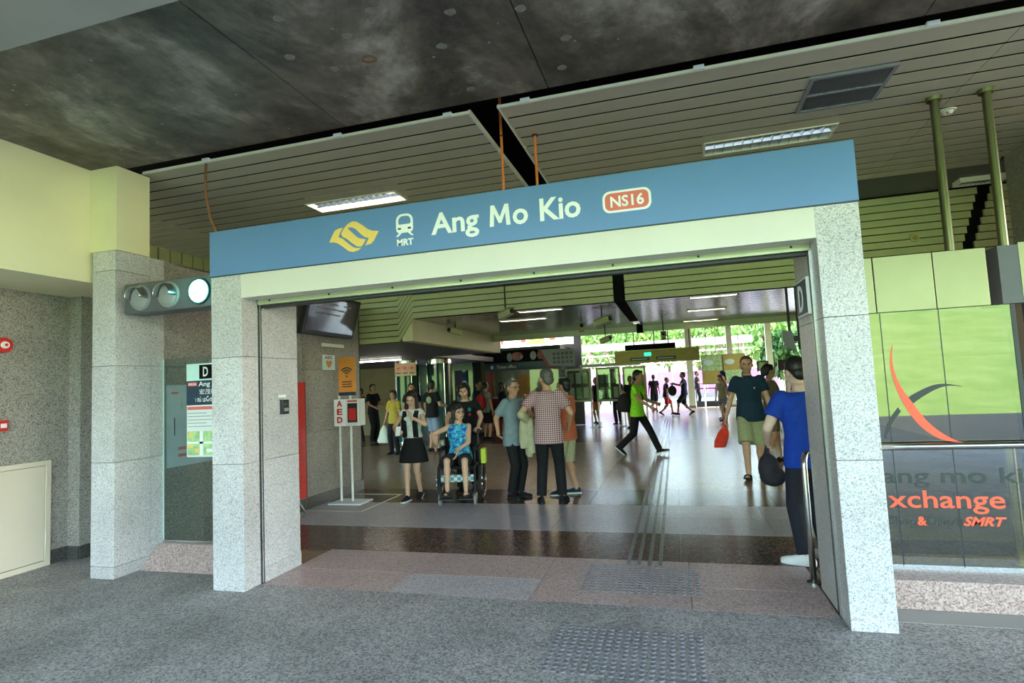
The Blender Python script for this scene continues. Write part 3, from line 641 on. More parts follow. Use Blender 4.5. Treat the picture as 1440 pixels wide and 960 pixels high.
text('lettering', 'Ang Mo Kio', 'sign_white', dp, front(.578), -.71, -.30, 1.68, 1.725, .001, .01); text('lettering', '宏茂桥', 'sign_white', dp, front(.578), -.70, -.50, 1.605, 1.65, .001, cap=.8); text('lettering', 'ஆங் மோ கியோ', 'sign_white', dp, front(.578), -.79, -.36, 1.53, 1.575, .001)
bx('red_band', 'sign_red', dp, -.845, -.11, .578, .580, 1.455, 1.485)
for k in range(5): bx('text_line', 'mid_grey', dp, -.84, -.62+.06*(k % 3), .578, .580, 1.42-k*.032, 1.426-k*.032)
bx('small_map', 'map_green', dp, -.845, -.11, .578, .580, 1.02, 1.25)
for a, b, c, d in [(-.70, 1.02, -.66, 1.25), (-.845, 1.13, -.5, 1.15), (-.62, 1.05, -.45, 1.08)]: bx('map_road', 'sign_white', dp, a, c, .577, .578, b, d)
for a, b in [(-.83, 1.09), (-.83, 1.2), (-.76, 1.05)]: bx('map_block', 'sign_yellow', dp, a, a+.05, .577, .578, b, b+.035)
# traffic light
tl = empty('traffic_light', (-.55, .2, 2.36), 'dark horizontal traffic light with the right lamp lit green', 'traffic light')
bx('housing', 'dark_grey', tl, -1.07, -.004, .10, .30, 2.355, 2.635, bev=.012)
bx('bracket', 'dark_metal', tl, -.08, -.001, .14, .26, 2.40, 2.60)
for k, x in enumerate((-.876, -.556, -.217)):
    z = 2.495; nm = MB()
    nm.cyl((x, .10, z), (x, .085, z), .118, .112, 28); ring = nm.build('lamp_rim', 'mid_grey' if k < 2 else 'dark_metal', tl)
    if k < 2:
        MB().ell((x, .086, z), (.10, .022, .10), n=24).build('lens', 'mid_grey', tl, smooth=True)
        m = MB(); N = 14; rg = []
        for j in range(8):   # hood: shell round the upper half
            d = .085-.075*j/7; r = .104*(1-.16*j/7); rg.append([V((x+r*math.cos(R(-10+200*i/N)), d, z+r*math.sin(R(-10+200*i/N)))) for i in range(N+1)])
        for j in range(8): m.v += rg[j]
        for j in range(7): m.f += [(j*(N+1)+i, j*(N+1)+i+1, (j+1)*(N+1)+i+1, (j+1)*(N+1)+i) for i in range(N)]
        h = m.build('visor', 'steel', tl, smooth=True); sm_ = h.modifiers.new('thick', 'SOLIDIFY'); sm_.thickness = .004
    else: MB().ell((x, .085, z), (.10, .03, .10), n=24).build('lit_lens', 'green_lamp', tl, smooth=True)
ld = bpy.data.lights.new('green_light', 'POINT'); ld.energy = .4; ld.color = (.1, .95, .8); ld.shadow_soft_size = .09; lo = bpy.data.objects.new('green_light', ld); C.objects.link(lo); lo.parent = tl; lo.location = (-.217+.55, -.02-.2, .135)
# fire alarm, call point, hatch
fa = empty('fire_alarm', (-2.35, -.06, 2.1), 'round red fire alarm sounder on the far left wall', 'alarm')
MB().cyl((-2.36, -.07, 2.15), (-2.31, -.07, 2.15), .075, .07, 24).build('body', 'red', fa); MB().cyl((-2.31, -.07, 2.15), (-2.29, -.07, 2.15), .035, .03, 16).build('centre_cap', 'white', fa)
MB().cyl((-2.29, -.07, 2.15), (-2.285, -.07, 2.15), .014, n=10).build('button', 'red', fa)
cp = empty('call_point', (-2.35, -.06, 1.35), 'small square red fire call point on the far left wall', 'call point')
bx('box', 'red', cp, -2.36, -2.32, -.12, -.02, 1.345, 1.445, bev=.006); bx('glass_window', 'white', cp, -2.32, -2.317, -.085, -.035, 1.375, 1.415)
ht = empty('access_hatch', (-2.35, 0, 0), 'low beige metal access door in the far left wall', 'hatch')
MB().box(-2.36, -2.325, .325, .372, .0, 1.02).box(-2.36, -2.325, -.85, .325, .975, 1.02).box(-2.36, -2.325, -.85, .325, 0, .05).box(-2.36, -2.325, -.90, -.85, 0, 1.02).build('frame', 'hatch_paint', ht)
bx('door_leaf', 'hatch_paint', ht, -2.36, -2.335, -.845, .32, .055, .97, bev=.003)
for z in (.2, .75): MB().cyl((-2.325, .327, z), (-2.325, .327, z+.12), .009).build('hinge', 'hatch_paint', ht)

# ================================================================== RIGHT SIDE: GLASS FRONT
GY = .66
tag(bx('kerb_stone', 'pink_granite', None, 4.88, 7.33, .392, 1.0, 0, .185, bev=.008), 'long pink granite kerb below the shop glass at right', 'kerb')
struct(bx('trim_5', 'pale_concrete', None, 4.88, 16, .185, .392, -.02, .002), 'pale paving strip in front of the right kerb', 'paving')
sgx = empty('shop_window', (5.6, GY, .185), 'tall reflective shop glass with red and grey swoosh at right', 'glass front')
bx('pane', 'shop_glass', sgx, 4.88, 5.135, GY, GY+.010, .195, 1.93); bx('pane', 'shop_glass', sgx, 5.139, 5.49, GY, GY+.010, .195, 1.93); bx('pane', 'shop_glass', sgx, 5.494, 5.905, GY, GY+.010, .195, 1.93)
bx('pane', 'shop_glass', sgx, 6.03, 7.33, GY, GY+.010, .195, 1.93)
bx('post_strip', 'dark_metal', sgx, 5.905, 5.93, GY-.005, GY+.06, .185, 1.93); bx('post_strip', 'dark_metal', sgx, 6.0, 6.03, GY-.005, GY+.06, .185, 1.93)
for x in (5.137, 5.492): bx('silicone_joint', 'dark_metal', sgx, x-.003, x+.003, GY-.001, GY+.011, .195, 1.93)
bx('sill_channel', 'steel', sgx, 4.88, 7.33, GY-.012, GY+.022, .185, .2)
FG = front(GY-.001)
MB().prism(outline([(5.198,1.706),(5.174,1.60),(5.178,1.485),(5.213,1.336),(5.279,1.188),(5.366,1.086),(5.457,1.035),(5.605,1.013),(5.532,1.028),(5.443,1.084),(5.364,1.164),(5.288,1.288),(5.222,1.415),(5.192,1.53),(5.188,1.621)], 3), FG, 0, .002).build('red_swoosh', 'logo_red', sgx)
MB().prism(outline([(5.589,1.393),(5.511,1.415),(5.434,1.416),(5.355,1.387),(5.257,1.329),(5.278,1.289),(5.34,1.331),(5.431,1.383),(5.51,1.404)], 3), FG, 0, .0015).build('grey_swoosh', 'logo_grey', sgx)
MB().prism([(5.193,1.269),(5.150,1.21),(5.119,1.159),(5.091,1.07),(5.098,1.05),(5.148,1.158),(5.21,1.241)], FG, 0, .0015).build('grey_swoosh', 'logo_grey', sgx)
text('lettering', 'ang mo kio', 'logo_grey', sgx, FG, 5.055, 5.99, .752, .853, .0015, .01); text('lettering', 'xchange', 'logo_red', sgx, FG, 5.080, 5.757, .587, .71, .0015, .012, cap=.74)
text('lettering', 'Shop', 'logo_grey', sgx, FG, 5.075, 5.238, .470, .527, .0015, .02); text('lettering', '&', 'logo_red', sgx, FG, 5.242, 5.300, .470, .527, .0015, .03); text('lettering', 'Dine', 'logo_grey', sgx, FG, 5.304, 5.452, .472, .529, .0015, .02)
text('lettering', '@', 'logo_grey', sgx, FG, 5.459, 5.505, .475, .52, .0015); text('lettering', 'SMRT', 'logo_red', sgx, FG, 5.508, 5.755, .472, .528, .0015, .035, .35)
mf = empty('steel_fascia', (5.4, .8, 1.93), 'brushed steel panels above the shop glass', 'fascia')
for a, b in [(4.88, 5.118), (5.123, 5.485), (5.49, 5.80)]: bx('panel', 'panel_steel', mf, a, b, GY-.003, GY+.035, 1.932, 2.33, bev=.004)
bx('box_back', 'dark_grey', mf, 4.88, 5.80, GY+.035, 1.62, 2.31, 2.325)
bx('panel', 'panel_steel', mf, 5.985, 6.075, GY-.003, GY+.04, 1.932, 2.345, bev=.004); bx('panel', 'panel_steel', mf, 6.08, 7.33, GY-.003, GY+.04, 1.932, 2.345, bev=.004); bx('return_panel', 'dark_grey', mf, 5.87, 5.985, GY+.0, .95, 1.935, 2.33); bx('box_back', 'dark_grey', mf, 5.985, 7.33, GY+.04, 1.62, 2.31, 2.325)
hr = empty('handrail', (5.9, .6, .9), 'polished steel handrail bar across the shop glass', 'handrail')
MB().tube([(4.88, .60, 1.004), (5.4, .60, 1.006), (7.3, .60, 1.012)], .021, 12).build('bar', 'steel', hr, smooth=True)
for x in (5.98, 7.2): MB().tube([(x, .60, 1.0), (x, .63, .985), (x, .654, .985)], .010).build('bracket', 'steel', hr, smooth=True)
sp2 = empty('glass_support_post', (5.86, .765, .185), 'round steel post with foot flange behind the shop glass', 'post')
MB().cyl((5.86, .765, .185), (5.86, .765, 1.0), .030, n=16).build('tube', 'steel', sp2); MB().cyl((5.86, .765, .185), (5.86, .765, .20), .055, n=18).build('foot_flange', 'steel', sp2)
ur = empty('door_guard_rail', (4.63, .82, 0), 'upright bent steel guard rail beside the right pillar', 'guard rail')
MB().tube([(4.60, .815, 0), (4.60, .815, .5), (4.60, .815, .84), (4.605, .825, .90), (4.62, .85, .925), (4.66, .95, .932), (4.70, 1.05, .935), (4.80, 1.15, .935)], .022, 12).build('tube', 'steel', ur, smooth=True); MB().cyl((4.60, .815, 0), (4.60, .815, .012), .05, n=18).build('foot_plate', 'steel', ur)

# ================================================================== TACTILE PAVING
def studs(x0, x1, y0, y1, nx, ny, lab):
    e = empty('tactile_paving', ((x0+x1)/2, (y0+y1)/2, 0), lab, 'tactile paving', 'tactile stud patches')
    src = None
    for j in range(ny):
        for i in range(nx):
            x = x0+(x1-x0)*i/(nx-1); y = y0+(y1-y0)*j/(ny-1)
            if src is None: src = MB().cyl((x, y, 0), (x, y, .006), .0185, .014, 10).build('stud', 'tactile_grey', e); sx, sy = x, y
            else: inst(src, e, (x-sx, y-sy, 0))
studs(2.93, 3.76, -.77, -.21, 17, 12, 'patch of grey tactile studs on the outer pavement'); studs(2.95, 3.78, .45, 1.02, 17, 11, 'patch of grey tactile studs on the pink tiles inside the portal')
tb = empty('tactile_strip', (3.36, 5, 0), 'four long grey guide bars running into the concourse', 'tactile strip')
for k in range(4):
    x = 3.225+k*.087; src = None
    for j in range(34):
        y = 1.05+j*.62
        if src is None: src = bx('bar', 'tactile_bar', tb, x, x+.032, y, y+.60, 0, .005); y_0 = y
        else: inst(src, tb, (0, y-y_0, 0))
tb2 = empty('tactile_strip', (3.36, -1.5, 0), 'grey guide bars leading from the outer studs toward the viewer', 'tactile strip')
for k in range(4): bx('bar', 'tactile_grey', tb2, 3.22+k*.087, 3.252+k*.087, -1.75, -.83, 0, .006)

# ================================================================== CONCOURSE NEAR LEFT
tv = empty('wall_screen', (-1.15, 3.33, 2.39), 'large dark display screen hung high on the granite wall', 'screen')
def tvb(nm, mt, y0, y1, z0, z1, d0, d1):
    f = lambda y, z, d: V((-1.12+d+(z-2.39)*.30, y, z))
    MB().hexa([f(y0,z0,d0), f(y0,z0,d1), f(y1,z0,d1), f(y1,z0,d0), f(y0,z1,d0), f(y0,z1,d1), f(y1,z1,d1), f(y1,z1,d0)]).build(nm, mt, tv)
tvb('case', 'dark_metal', 2.70, 3.98, 2.39, 2.95, -.05, .02); tvb('display', 'screen', 2.75, 3.93, 2.44, 2.90, .02, .024)
for y in (3.0, 3.7): bx('wall_bracket', 'dark_metal', tv, -1.2, -1.05, y, y+.04, 2.6, 2.66)
for y, z, w in [(2.9, 2.82, .5), (2.9, 2.75, .7), (2.9, 2.68, .6), (3.55, 2.82, .2)]: tvb('caption_line', 'mid_grey', y, y+w, z, z+.02, .024, .026)
asg = empty('aed_wall_sign', (-1.19, 3.47, 1.9), 'small white AED sign with orange heart on the granite wall', 'sign')
bx('plate', 'sign_white', asg, -1.2, -1.19, 3.31, 3.62, 1.90, 2.12); bx('heart_field', 'mint', asg, -1.19, -1.188, 3.33, 3.60, 1.915, 2.05)
MB().prism(outline([(3.465, 1.93), (3.40, 1.985), (3.40, 2.03), (3.44, 2.04), (3.465, 2.02), (3.49, 2.04), (3.53, 2.03), (3.53, 1.985)], 3), plusx(-1.188), 0, .002).build('heart', 'orange', asg)
text('lettering', 'AED', 'navy_sign', asg, plusx(-1.19), 3.36, 3.56, 2.06, 2.105, .002, .02)
bx('conduit_box', 'trim_white', asg, -1.2, -1.17, 3.30, 3.85, 2.24, 2.29)
ad = empty('aed_stand', (-.78, 3.35, 0), 'white AED stand with orange wireless sign and defibrillator box', 'stand')
bx('base_plate', 'white', ad, -1.06, -.55, 3.16, 3.52, 0, .02, bev=.005)
for x in (-.96, -.78): MB().cyl((x, 3.36, .02), (x, 3.36, 1.52), .017, n=12).build('pole', 'white', ad)
cab = bx('cabinet', 'white', ad, -.975, -.58, 3.24, 3.42, 1.08, 1.46, bev=.006); bx('cabinet_side', 'sign_white', cab, -.972, -.79, 3.236, 3.24, 1.085, 1.455)
for k, ch in enumerate('AED'): text('lettering', ch, 'red', cab, front(3.236), -.925, -.835, 1.36-.115*k, 1.44-.115*k, .002, .04)
bx('window', 'dark_metal', cab, -.755, -.60, 3.236, 3.24, 1.13, 1.40); bx('device', 'red', cab, -.735, -.62, 3.232, 3.236, 1.16, 1.33); bx('header', 'red', cab, -.755, -.60, 3.236, 3.24, 1.42, 1.44)
wf = bx('notice_board', 'orange', ad, -.955, -.685, 3.345, 3.36, 1.56, 2.06)
for r in (.03, .065, .10):
    a = [(-.82+r*math.cos(R(40+10*k)), 1.80+r*math.sin(R(40+10*k))) for k in range(11)]; b = [(-.82+(r+.018)*math.cos(R(40+10*k)), 1.80+(r+.018)*math.sin(R(40+10*k))) for k in range(10, -1, -1)]
    MB().prism(a+b, front(3.345), 0, .002).build('signal_arc', 'navy_sign', wf)
bx('signal_stem', 'navy_sign', wf, -.829, -.811, 3.342, 3.345, 1.77, 1.80)
for k in range(3): bx('text_line', 'logo_brown', wf, -.90, -.74, 3.342, 3.345, 1.70-.035*k, 1.715-.035*k)
bx('footer', 'navy_sign', wf, -.955, -.685, 3.34, 3.36, 1.51, 1.56)
fm = empty('floor_marking', (-.6, 3.4, 0), 'thin pale lines painted on the floor round the AED stand', 'floor marking')
for a in [(-1.1, -.30, 3.92, 3.96), (-1.15, -.30, 2.80, 2.82)]: bx('painted_line', 'trim_white', fm, *a, 0, .0012)
bx('painted_line', 'trim_white', fm, -.335, -.30, 2.82, 3.92, 0, .0012)
rb = empty('red_sign_board', (-1.0, 2.56, 0), 'red panel with bent chrome foot behind the left pillar', 'sign board')
bx('panel', 'red', rb, -1.185, -1.15, 2.50, 2.82, .17, 1.72); bx('panel_edge', 'dark_red', rb, -1.187, -1.148, 2.82, 2.84, .17, 1.72)
MB().tube([(-1.13, 2.50, .30), (-1.02, 2.5, .17), (-.93, 2.5, .03), (-.93, 2.45, .012), (-1.0, 2.3, .012)], .012).build('foot', 'chrome', rb, smooth=True)

# ================================================================== PEOPLE
def blob(mb, vox, smooth=3):
    """weld a set of overlapping closed shapes into one continuous skin"""
    me = mb.mesh('tmp'); o = bpy.data.objects.new('tmp', me)
    r = o.modifiers.new('r', 'REMESH'); r.mode = 'VOXEL'; r.voxel_size = vox
    if smooth: q = o.modifiers.new('s', 'SMOOTH'); q.factor = .5; q.iterations = smooth
    out = evaluated_mesh(o); bpy.data.meshes.remove(me)
    return out
def joinm(name, ms):
    vs, fs = [], []
    for me in ms:
        o = len(vs); vs += [v.co.copy() for v in me.vertices]; fs += [tuple(i+o for i in p.vertices) for p in me.polygons]; bpy.data.meshes.remove(me)
    me = bpy.data.meshes.new(name); me.from_pydata(vs, [], fs); me.update(); return me
def ik(a, t, l1, l2, pole):
    a = V(a); t = V(t); d = t-a; L = min(d.length, (l1+l2)*.999); L = max(L, abs(l1-l2)+.01); u = d.normalized()
    p = V(pole); p = (p-u*p.dot(u)); p = p.normalized() if p.length > 1e-6 else u.orthogonal().normalized()
    c = (l1*l1+L*L-l2*l2)/(2*l1*L); c = max(-1, min(1, c))
    return a+u*(l1*c)+p*(l1*math.sqrt(max(0, 1-c*c))), a+u*L
def hand(mb, w, d, palm, side, curl, s):
    """palm + four fingers + thumb; d = direction, palm = palm normal, side: -1 left, +1 right"""
    d = d.normalized(); palm = (palm-d*palm.dot(d)).normalized(); a = d.cross(palm)*side   # a points to the thumb side
    mb.cap(w-d*.03, w+d*.01, .026, .026, 10)
    for k in (-1, 0, 1): mb.cap(w+d*.005+a*.010*k, w+d*.082+a*.023*k, .016, .0145, 8)
    ln = (.074, .083, .077, .058)
    for k in range(4):
        b = w+d*.084+a*(.031-.0205*k); dr = d.copy(); r = .0095-.0008*(k == 3)
        for j, f in enumerate((.45, .30, .25)):
            ax = a*side; ang = curl*(.55, 1.0, .7)[j]
            dr = (dr*math.cos(ang)+palm*math.sin(ang)).normalized(); palm2 = palm
            e = b+dr*ln[k]*f; mb.cap(b, e, r-.0008*j, r-.0008*(j+1), 8); b = e
    b = w+d*.018+a*.024; dr = (d*.55+a*.85+palm*(.2+.4*curl)).normalized()
    e = b+dr*.048; mb.cap(b, e, .0125, .0105, 8); dr = (d*.95+a*.25+palm*(.2+.7*curl)).normalized(); mb.cap(e, e+dr*.032, .0105, .0085, 8)
NP = [0]
def person(label, loc, yaw, h=1.70, fem=False, skin='skin_tan', hair='hair_black', style='short', feet=None, hands=None, poles=None, pelvis=(0,0,.93), lean=(0,0), twist=0, head=(0,0,0),
           shirt=('cloth_white', .6, .10), bottom=('trousers', 'cloth_black', 1.0), shoes=('shoe', 'cloth_black', 'rubber'), near=True, curl=(.5,.5), hdir=(None,None), pnorm=(None,None), kpole=None, glasses=False, strap=None, group='people in the concourse', girth=1.0, collar=False):
    s = h/1.75; e = empty('person', loc, label, 'person', group, rz=yaw); ORG[e] = V((0,0,0))
    vox = .0125 if near else .021; Z = V((0,0,1))
    rl = Euler((R(-lean[0]), R(lean[1]), R(twist))).to_matrix()
    u = rl@Z; rt = rl@V((1,0,0)); fw = rl@V((0,1,0)); P = V(pelvis)
    sw = .165 if fem else .190; g = girth*(.93 if fem else 1)
    feet = feet or [(-.09, 0, .08, 8, 0), (.09, .02, .08, -8, 0)]; hands = hands or [(-.27, .03, .80), (.27, .03, .80)]
    poles = poles or [(-.4, -1, -.2), (.4, -1, -.2)]; kpole = kpole or [(0, 1, .1), (0, 1, .1)]
    body, hb, hd = MB(), MB(), MB()
    hx = V((1,0,0)) if abs(twist) < 1 else Euler((0,0,R(twist*.4))).to_matrix()@V((1,0,0)); hy = Z.cross(hx)
    # torso
    secs = [(P-Z*.10, .13*g, .09*g, hx, hy), (P-Z*.02, .165*g, .115*g, hx, hy), (P+u*.06, .16*g, .112*g, hx, hy), (P+u*.17, (.128 if fem else .142)*g, .098*g, rt, fw), (P+u*.30, .150*g, .112*g, rt, fw), (P+u*.41, .165*g, .105*g, rt, fw), (P+u*.485, .150*g, .085*g, rt, fw), (P+u*.525, .085, .065, rt, fw)]
    body.loft(secs, 20); nk = P+u*.50; hc = P+u*.69+fw*.025
    body.cyl(nk, hc-u*.03, .056, .050, 14)
    if fem:
        for q in (-1, 1): body.ell(P+u*.35+rt*.07*q+fw*.085, (.06, .05, .06))
    sh, el, wr, kn, an, hp = [], [], [], [], [], []
    for i, q in enumerate((-1, 1)):
        a = P+u*.475+rt*(sw-.02)*q; sh.append(a); b, w = ik(a, hands[i], .285, .25, poles[i]); el.append(b); wr.append(w)
        k_ = .9 if fem else 1
        body.cap(a, b, .052*k_*g, .041*k_, 12); body.cap(b, w, .041*k_, .027*k_, 12); body.ell(b+(w-b)*.22, .042*k_); body.ell(P+u*.45+rt*(sw-.05)*q, (.07, .07, .07))
        dd = V(hdir[i]) if hdir[i] else (w-b); pn = V(pnorm[i]) if pnorm[i] else -rt*q+fw*.2
        hand(hb, w, dd, pn, q, curl[i], s)
        c = P+hx*.088*q-Z*.03; hp.append(c); ank = V(feet[i][:3]); n_, an_ = ik(c, ank, .425, .415, kpole[i]); kn.append(n_); an.append(an_)
        cf = .85 if bottom[2] > 1.2 else 1.06; body.cap(c, n_, .084*g*cf, .057*k_*cf, 14); body.cap(n_, an_, .053*k_*cf, .037*k_*cf, 12); body.ell(n_+(an_-n_)*.28+V((0,-.012,0)), (.056*k_*cf,.060*k_*cf,.10))
    # head, turned on the neck
    hr_ = rl@Euler((R(head[1]), R(head[2]), R(head[0]))).to_matrix(); H = lambda x, y, z: hc+hr_@V((x, y, z))
    hd.ell(H(0, -.012, .022), (.076, .096, .096), hr_, 18, 12); hd.ell(H(0, .022, -.045), (.058, .066, .068), hr_, 16, 10); hd.ell(H(0, .052, -.088), (.030, .028, .024), hr_)
    hd.cap(H(0, .088, .016), H(0, .105, -.022), .009, .014, 8); hd.ell(H(0, .083, .028), (.052, .014, .014), hr_); hd.ell(H(0, .083, -.055), (.026, .012, .013), hr_)
    for q in (-1, 1): hd.ell(H(.078*q, -.008, -.012), (.010, .020, .032), hr_); hd.ell(H(.040*q, .060, -.022), (.026, .024, .026), hr_)
    hd.cyl(H(0, -.01, -.10), nk+u*.02, .052, .056, 14)
    HS = 1.09; hd.v = [hc-u*.03+(v-(hc-u*.03))*HS for v in hd.v]
    # shoes or bare feet
    kind, smat, solem = shoes; shoe_m = []
    for i, q in enumerate((-1, 1)):
        ty, pi_ = R(feet[i][3]), R(feet[i][4]); fr = Euler((pi_, 0, ty)).to_matrix(); A = an[i]; FP = lambda x, y, z: A+fr@V((x, y, z))
        if kind != 'shoe':
            body.cap(FP(0, -.035, -.045), FP(0, .05, -.052), .031, .030, 10)
            for t_ in range(5): body.cap(FP(q*(.028-.016*t_)*-1*q*q, .05, -.058), FP((.030-.015*t_)*-q, .15-.014*t_, -.066), .014, .010 if t_ else .013, 8)
        prof = [(-.075, .022, .028), (-.06, .034, .062), (-.02, .038, .088), (.02, .039, .085), (.06, .042, .062), (.11, .047, .046), (.155, .044, .038), (.185, .030, .028), (.197, .012, .018)]
        m = MB(); rg = []
        for y, w_, hh in prof:
            zt = -.08+.018; ring = []
            for k in range(14):
                t = 2*math.pi*k/14; zz = math.sin(t); ring.append(FP(w_*math.cos(t), y, zt+(hh*zz if zz > 0 else 0.004*zz)))
            rg.append(ring)
        m.rings(rg); sl = MB(); op = [(w_*1.07, y) for y, w_, hh in prof]; pts = [(a, b) for a, b in op]+[(-a, b) for a, b in reversed(op)]
        sl.prism(pts, lambda x_, y_, d: FP(x_, y_, d), -.080, -.058); shoe_m.append((m, sl, FP))
    def put(name, mb, mat, vx=None, sm=3, parent=e):
        if name in ('eye', 'eyebrow', 'mouth', 'hair', 'glasses'): mb.v = [hc-u*.03+(v-(hc-u*.03))*HS for v in mb.v]
        me = blob(mb, vx or vox, sm) if vx != 0 else mb.mesh(name)
        me.name = name
        for v in me.vertices: v.co *= s
        o = link(name, me, mat, parent, V((0,0,0)), 0, True); return o
    me = joinm('body', [blob(body, vox), blob(hd, .0075 if near else .014, 2), blob(hb, .0052 if near else .011, 1)])
    for v in me.vertices: v.co *= s
    bd = link('body', me, skin, e, V((0,0,0)), 0, True)
    # face details
    for q in (-1, 1):
        put('eye', MB().ell(H(.031*q, .0775, .008), (.011, .008, .0055), hr_, 8, 6), 'hair_black', 0); put('eyebrow', MB().ell(H(.031*q, .088, .029), (.017, .006, .0035), hr_, 8, 6), hair, 0)
    put('mouth', MB().ell(H(0, .093, -.055), (.022, .006, .005), hr_, 10, 6), 'brown_lips', 0)
    # hair
    hm = MB()
    if style == 'short': hm.ell(H(0, -.026, .034), (.083, .096, .092), hr_, 18, 12); hm.ell(H(0, -.062, -.025), (.073, .05, .066), hr_); hm.ell(H(0, .035, .092), (.055, .035, .022), hr_)
    elif style == 'thin': hm.ell(H(0, -.030, .024), (.081, .092, .085), hr_, 18, 12); hm.ell(H(0, -.065, -.015), (.066, .048, .055), hr_)
    elif style == 'bob':
        hm.ell(H(0, -.022, .034), (.088, .098, .092), hr_, 18, 12); hm.ell(H(0, -.06, -.04), (.082, .06, .085), hr_)
        for q in (-1, 1): hm.cap(H(.078*q, .0, .03), H(.074*q, -.01, -.08), .024, .020)
        hm.ell(H(.02, .055, .085), (.058, .04, .03), hr_)
    elif style == 'long':
        hm.ell(H(0, -.022, .034), (.086, .098, .092), hr_, 18, 12); hm.cap(H(0, -.07, 0), H(0, -.095, -.26), .075, .06); hm.ell(H(0, .04, .09), (.055, .035, .022), hr_)
        for q in (-1, 1): hm.cap(H(.076*q, .005, .03), H(.083*q, .035, -.15), .025, .030); hm.cap(H(.083*q, .035, -.15), H(.075*q, .06, -.36), .030, .022)
    elif style == 'tail':
        hm.ell(H(0, -.024, .034), (.084, .097, .092), hr_, 18, 12); hm.ell(H(0, -.065, -.015), (.07, .05, .06), hr_); hm.cap(H(0, -.11, .03), H(0, -.14, -.20), .035, .022); hm.ell(H(0, .035, .092), (.055, .035, .022), hr_)
    if style != 'bald': put('hair', hm, hair, .0085 if near else .016, 2)
    # shirt
    sm_, sl, hem = shirt; m = MB(); b_ = .014; bl = [(P-Z*hem if hem > 0 else P+u*(-hem), .172*g+b_, .122*g+b_, hx, hy)]
    bl += [(c, rx+b_, ry+b_, ax, ay) for c, rx, ry, ax, ay in secs[(2 if hem > .03 else 3):]]
    if hem > .09: bl.insert(1, (P-Z*.02, .165*g+b_+.004, .118*g+b_+.004, hx, hy))
    bl[-1] = (P+u*.522, .088, .070, rt, fw); m.loft(bl, 24)
    if fem:
        for q in (-1, 1): m.ell(P+u*.35+rt*.07*q+fw*.090, (.066, .056, .066))
    for i, q in enumerate((-1, 1)):
        if sl <= 0: m.ell(P+u*.445+rt*(sw-.06)*q, (.066, .075, .075)); continue
        m.ell(sh[i]-rt*.012*q+u*.004, .064*g); m.ell(P+u*.45+rt*(sw-.06)*q, .078)
        if sl <= 1: m.cyl(sh[i], sh[i]+(el[i]-sh[i])*sl, .063*g, .070*g, 16)
        else: m.cyl(sh[i], el[i], .063*g, .056, 16); m.ell(el[i], .056); m.cyl(el[i], el[i]+(wr[i]-el[i])*(sl-1), .056, .042, 16)
    so_ = put('shirt', m, sm_, None, 2)
    if collar:
        rg = [[nk+u*(.012+.026*j)+rt*((.078-.012*j)*math.cos(t))+fw*((.078-.014*j)*math.sin(t)+.004) for t in [2*math.pi*k/18 for k in range(18)]] for j in range(2)]
        cm = MB(); n_ = 18; cm.v = rg[0]+rg[1]; cm.f = [(k, (k+1) % n_, n_+(k+1) % n_, n_+k) for k in range(n_)]
        o = put('collar', cm, sm_, 0, parent=so_); so2 = o.modifiers.new('thick', 'SOLIDIFY'); so2.thickness = .008
    # bottoms
    kind_b, bm_, end = bottom; m = MB(); b_ = .012
    if kind_b == 'skirt':
        m.loft([(P+Z*.10, .145*g, .108*g, hx, hy), (P+Z*.0, .178*g, .130*g, hx, hy), (P-Z*.15, .215, .165, hx, hy), (P-Z*end, .25, .20, hx, hy)], 28); put('skirt', m, bm_, None, 2)
    else:
        m.loft([(P-Z*.12, .125*g+b_, .088*g+b_, hx, hy), (P-Z*.02, .165*g+b_, .116*g+b_, hx, hy), (P+u*.07, .158*g+b_, .112*g+b_, hx, hy)], 22)
        for i in range(2):
            if end <= 1: q_ = hp[i]+(kn[i]-hp[i])*end; m.ell(hp[i], .090*g); m.cyl(hp[i], q_, .093*g, .098*g if end > .5 else .1, 16)
            else:
                f = end-1; m.ell(hp[i], .090*g); m.cyl(hp[i], kn[i], .095*g, .074, 16); m.ell(kn[i], .074); m.cyl(kn[i], kn[i]+(an[i]-kn[i])*f, .074, .066, 16)
        put('trousers' if end > 1.2 else 'shorts', m, bm_, None, 2)
    for i, (m, sl_, FP) in enumerate(shoe_m):
        if kind == 'shoe': o = put('shoe', m, smat, 0); put('sole', sl_, solem, 0, parent=o)
        else:
            o = put('sandal', sl_, 'rubber', 0)
            for y0 in (.10, .02): put('strap', MB().tube([FP(-.045, y0, -.062), FP(-.035, y0, -.030), FP(0, y0, -.018), FP(.035, y0, -.030), FP(.045, y0, -.062)], .009, 6), smat, 0, parent=o)
    if glasses:
        m = MB()
        for q in (-1, 1): m.tube([H(.033*q+.024*math.cos(t), .094, .006+.018*math.sin(t)) for t in [2*math.pi*k/14 for k in range(15)]], .0028, 6); m.tube([H(.057*q, .094, .010), H(.078*q, .05, .010), H(.082*q, -.01, .004)], .0028, 6)
        m.tube([H(-.010, .096, .008), H(.010, .096, .008)], .0028, 6); put('glasses', m, 'dark_metal', 0)
    J = dict(root=e, wr=[x*s for x in wr], el=[x*s for x in el], sh=[x*s for x in sh], P=P*s, u=u, rt=rt, fw=fw, H=lambda x, y, z: H(x, y, z)*s, s=s, put=put, hand=[(V(wr[i])+((V(hdir[i]) if hdir[i] else (wr[i]-el[i])).normalized())*.09)*s for i in range(2)])
    if strap:  # shoulder strap over the chest
        J['strap'] = strap
    return J
def wpt(J, p):  # local -> world of a person
    e = J['root']; return e.matrix_basis.copy()@V(p) if False else V(e.location)+Euler((0,0,e.rotation_euler.z)).to_matrix()@V(p)
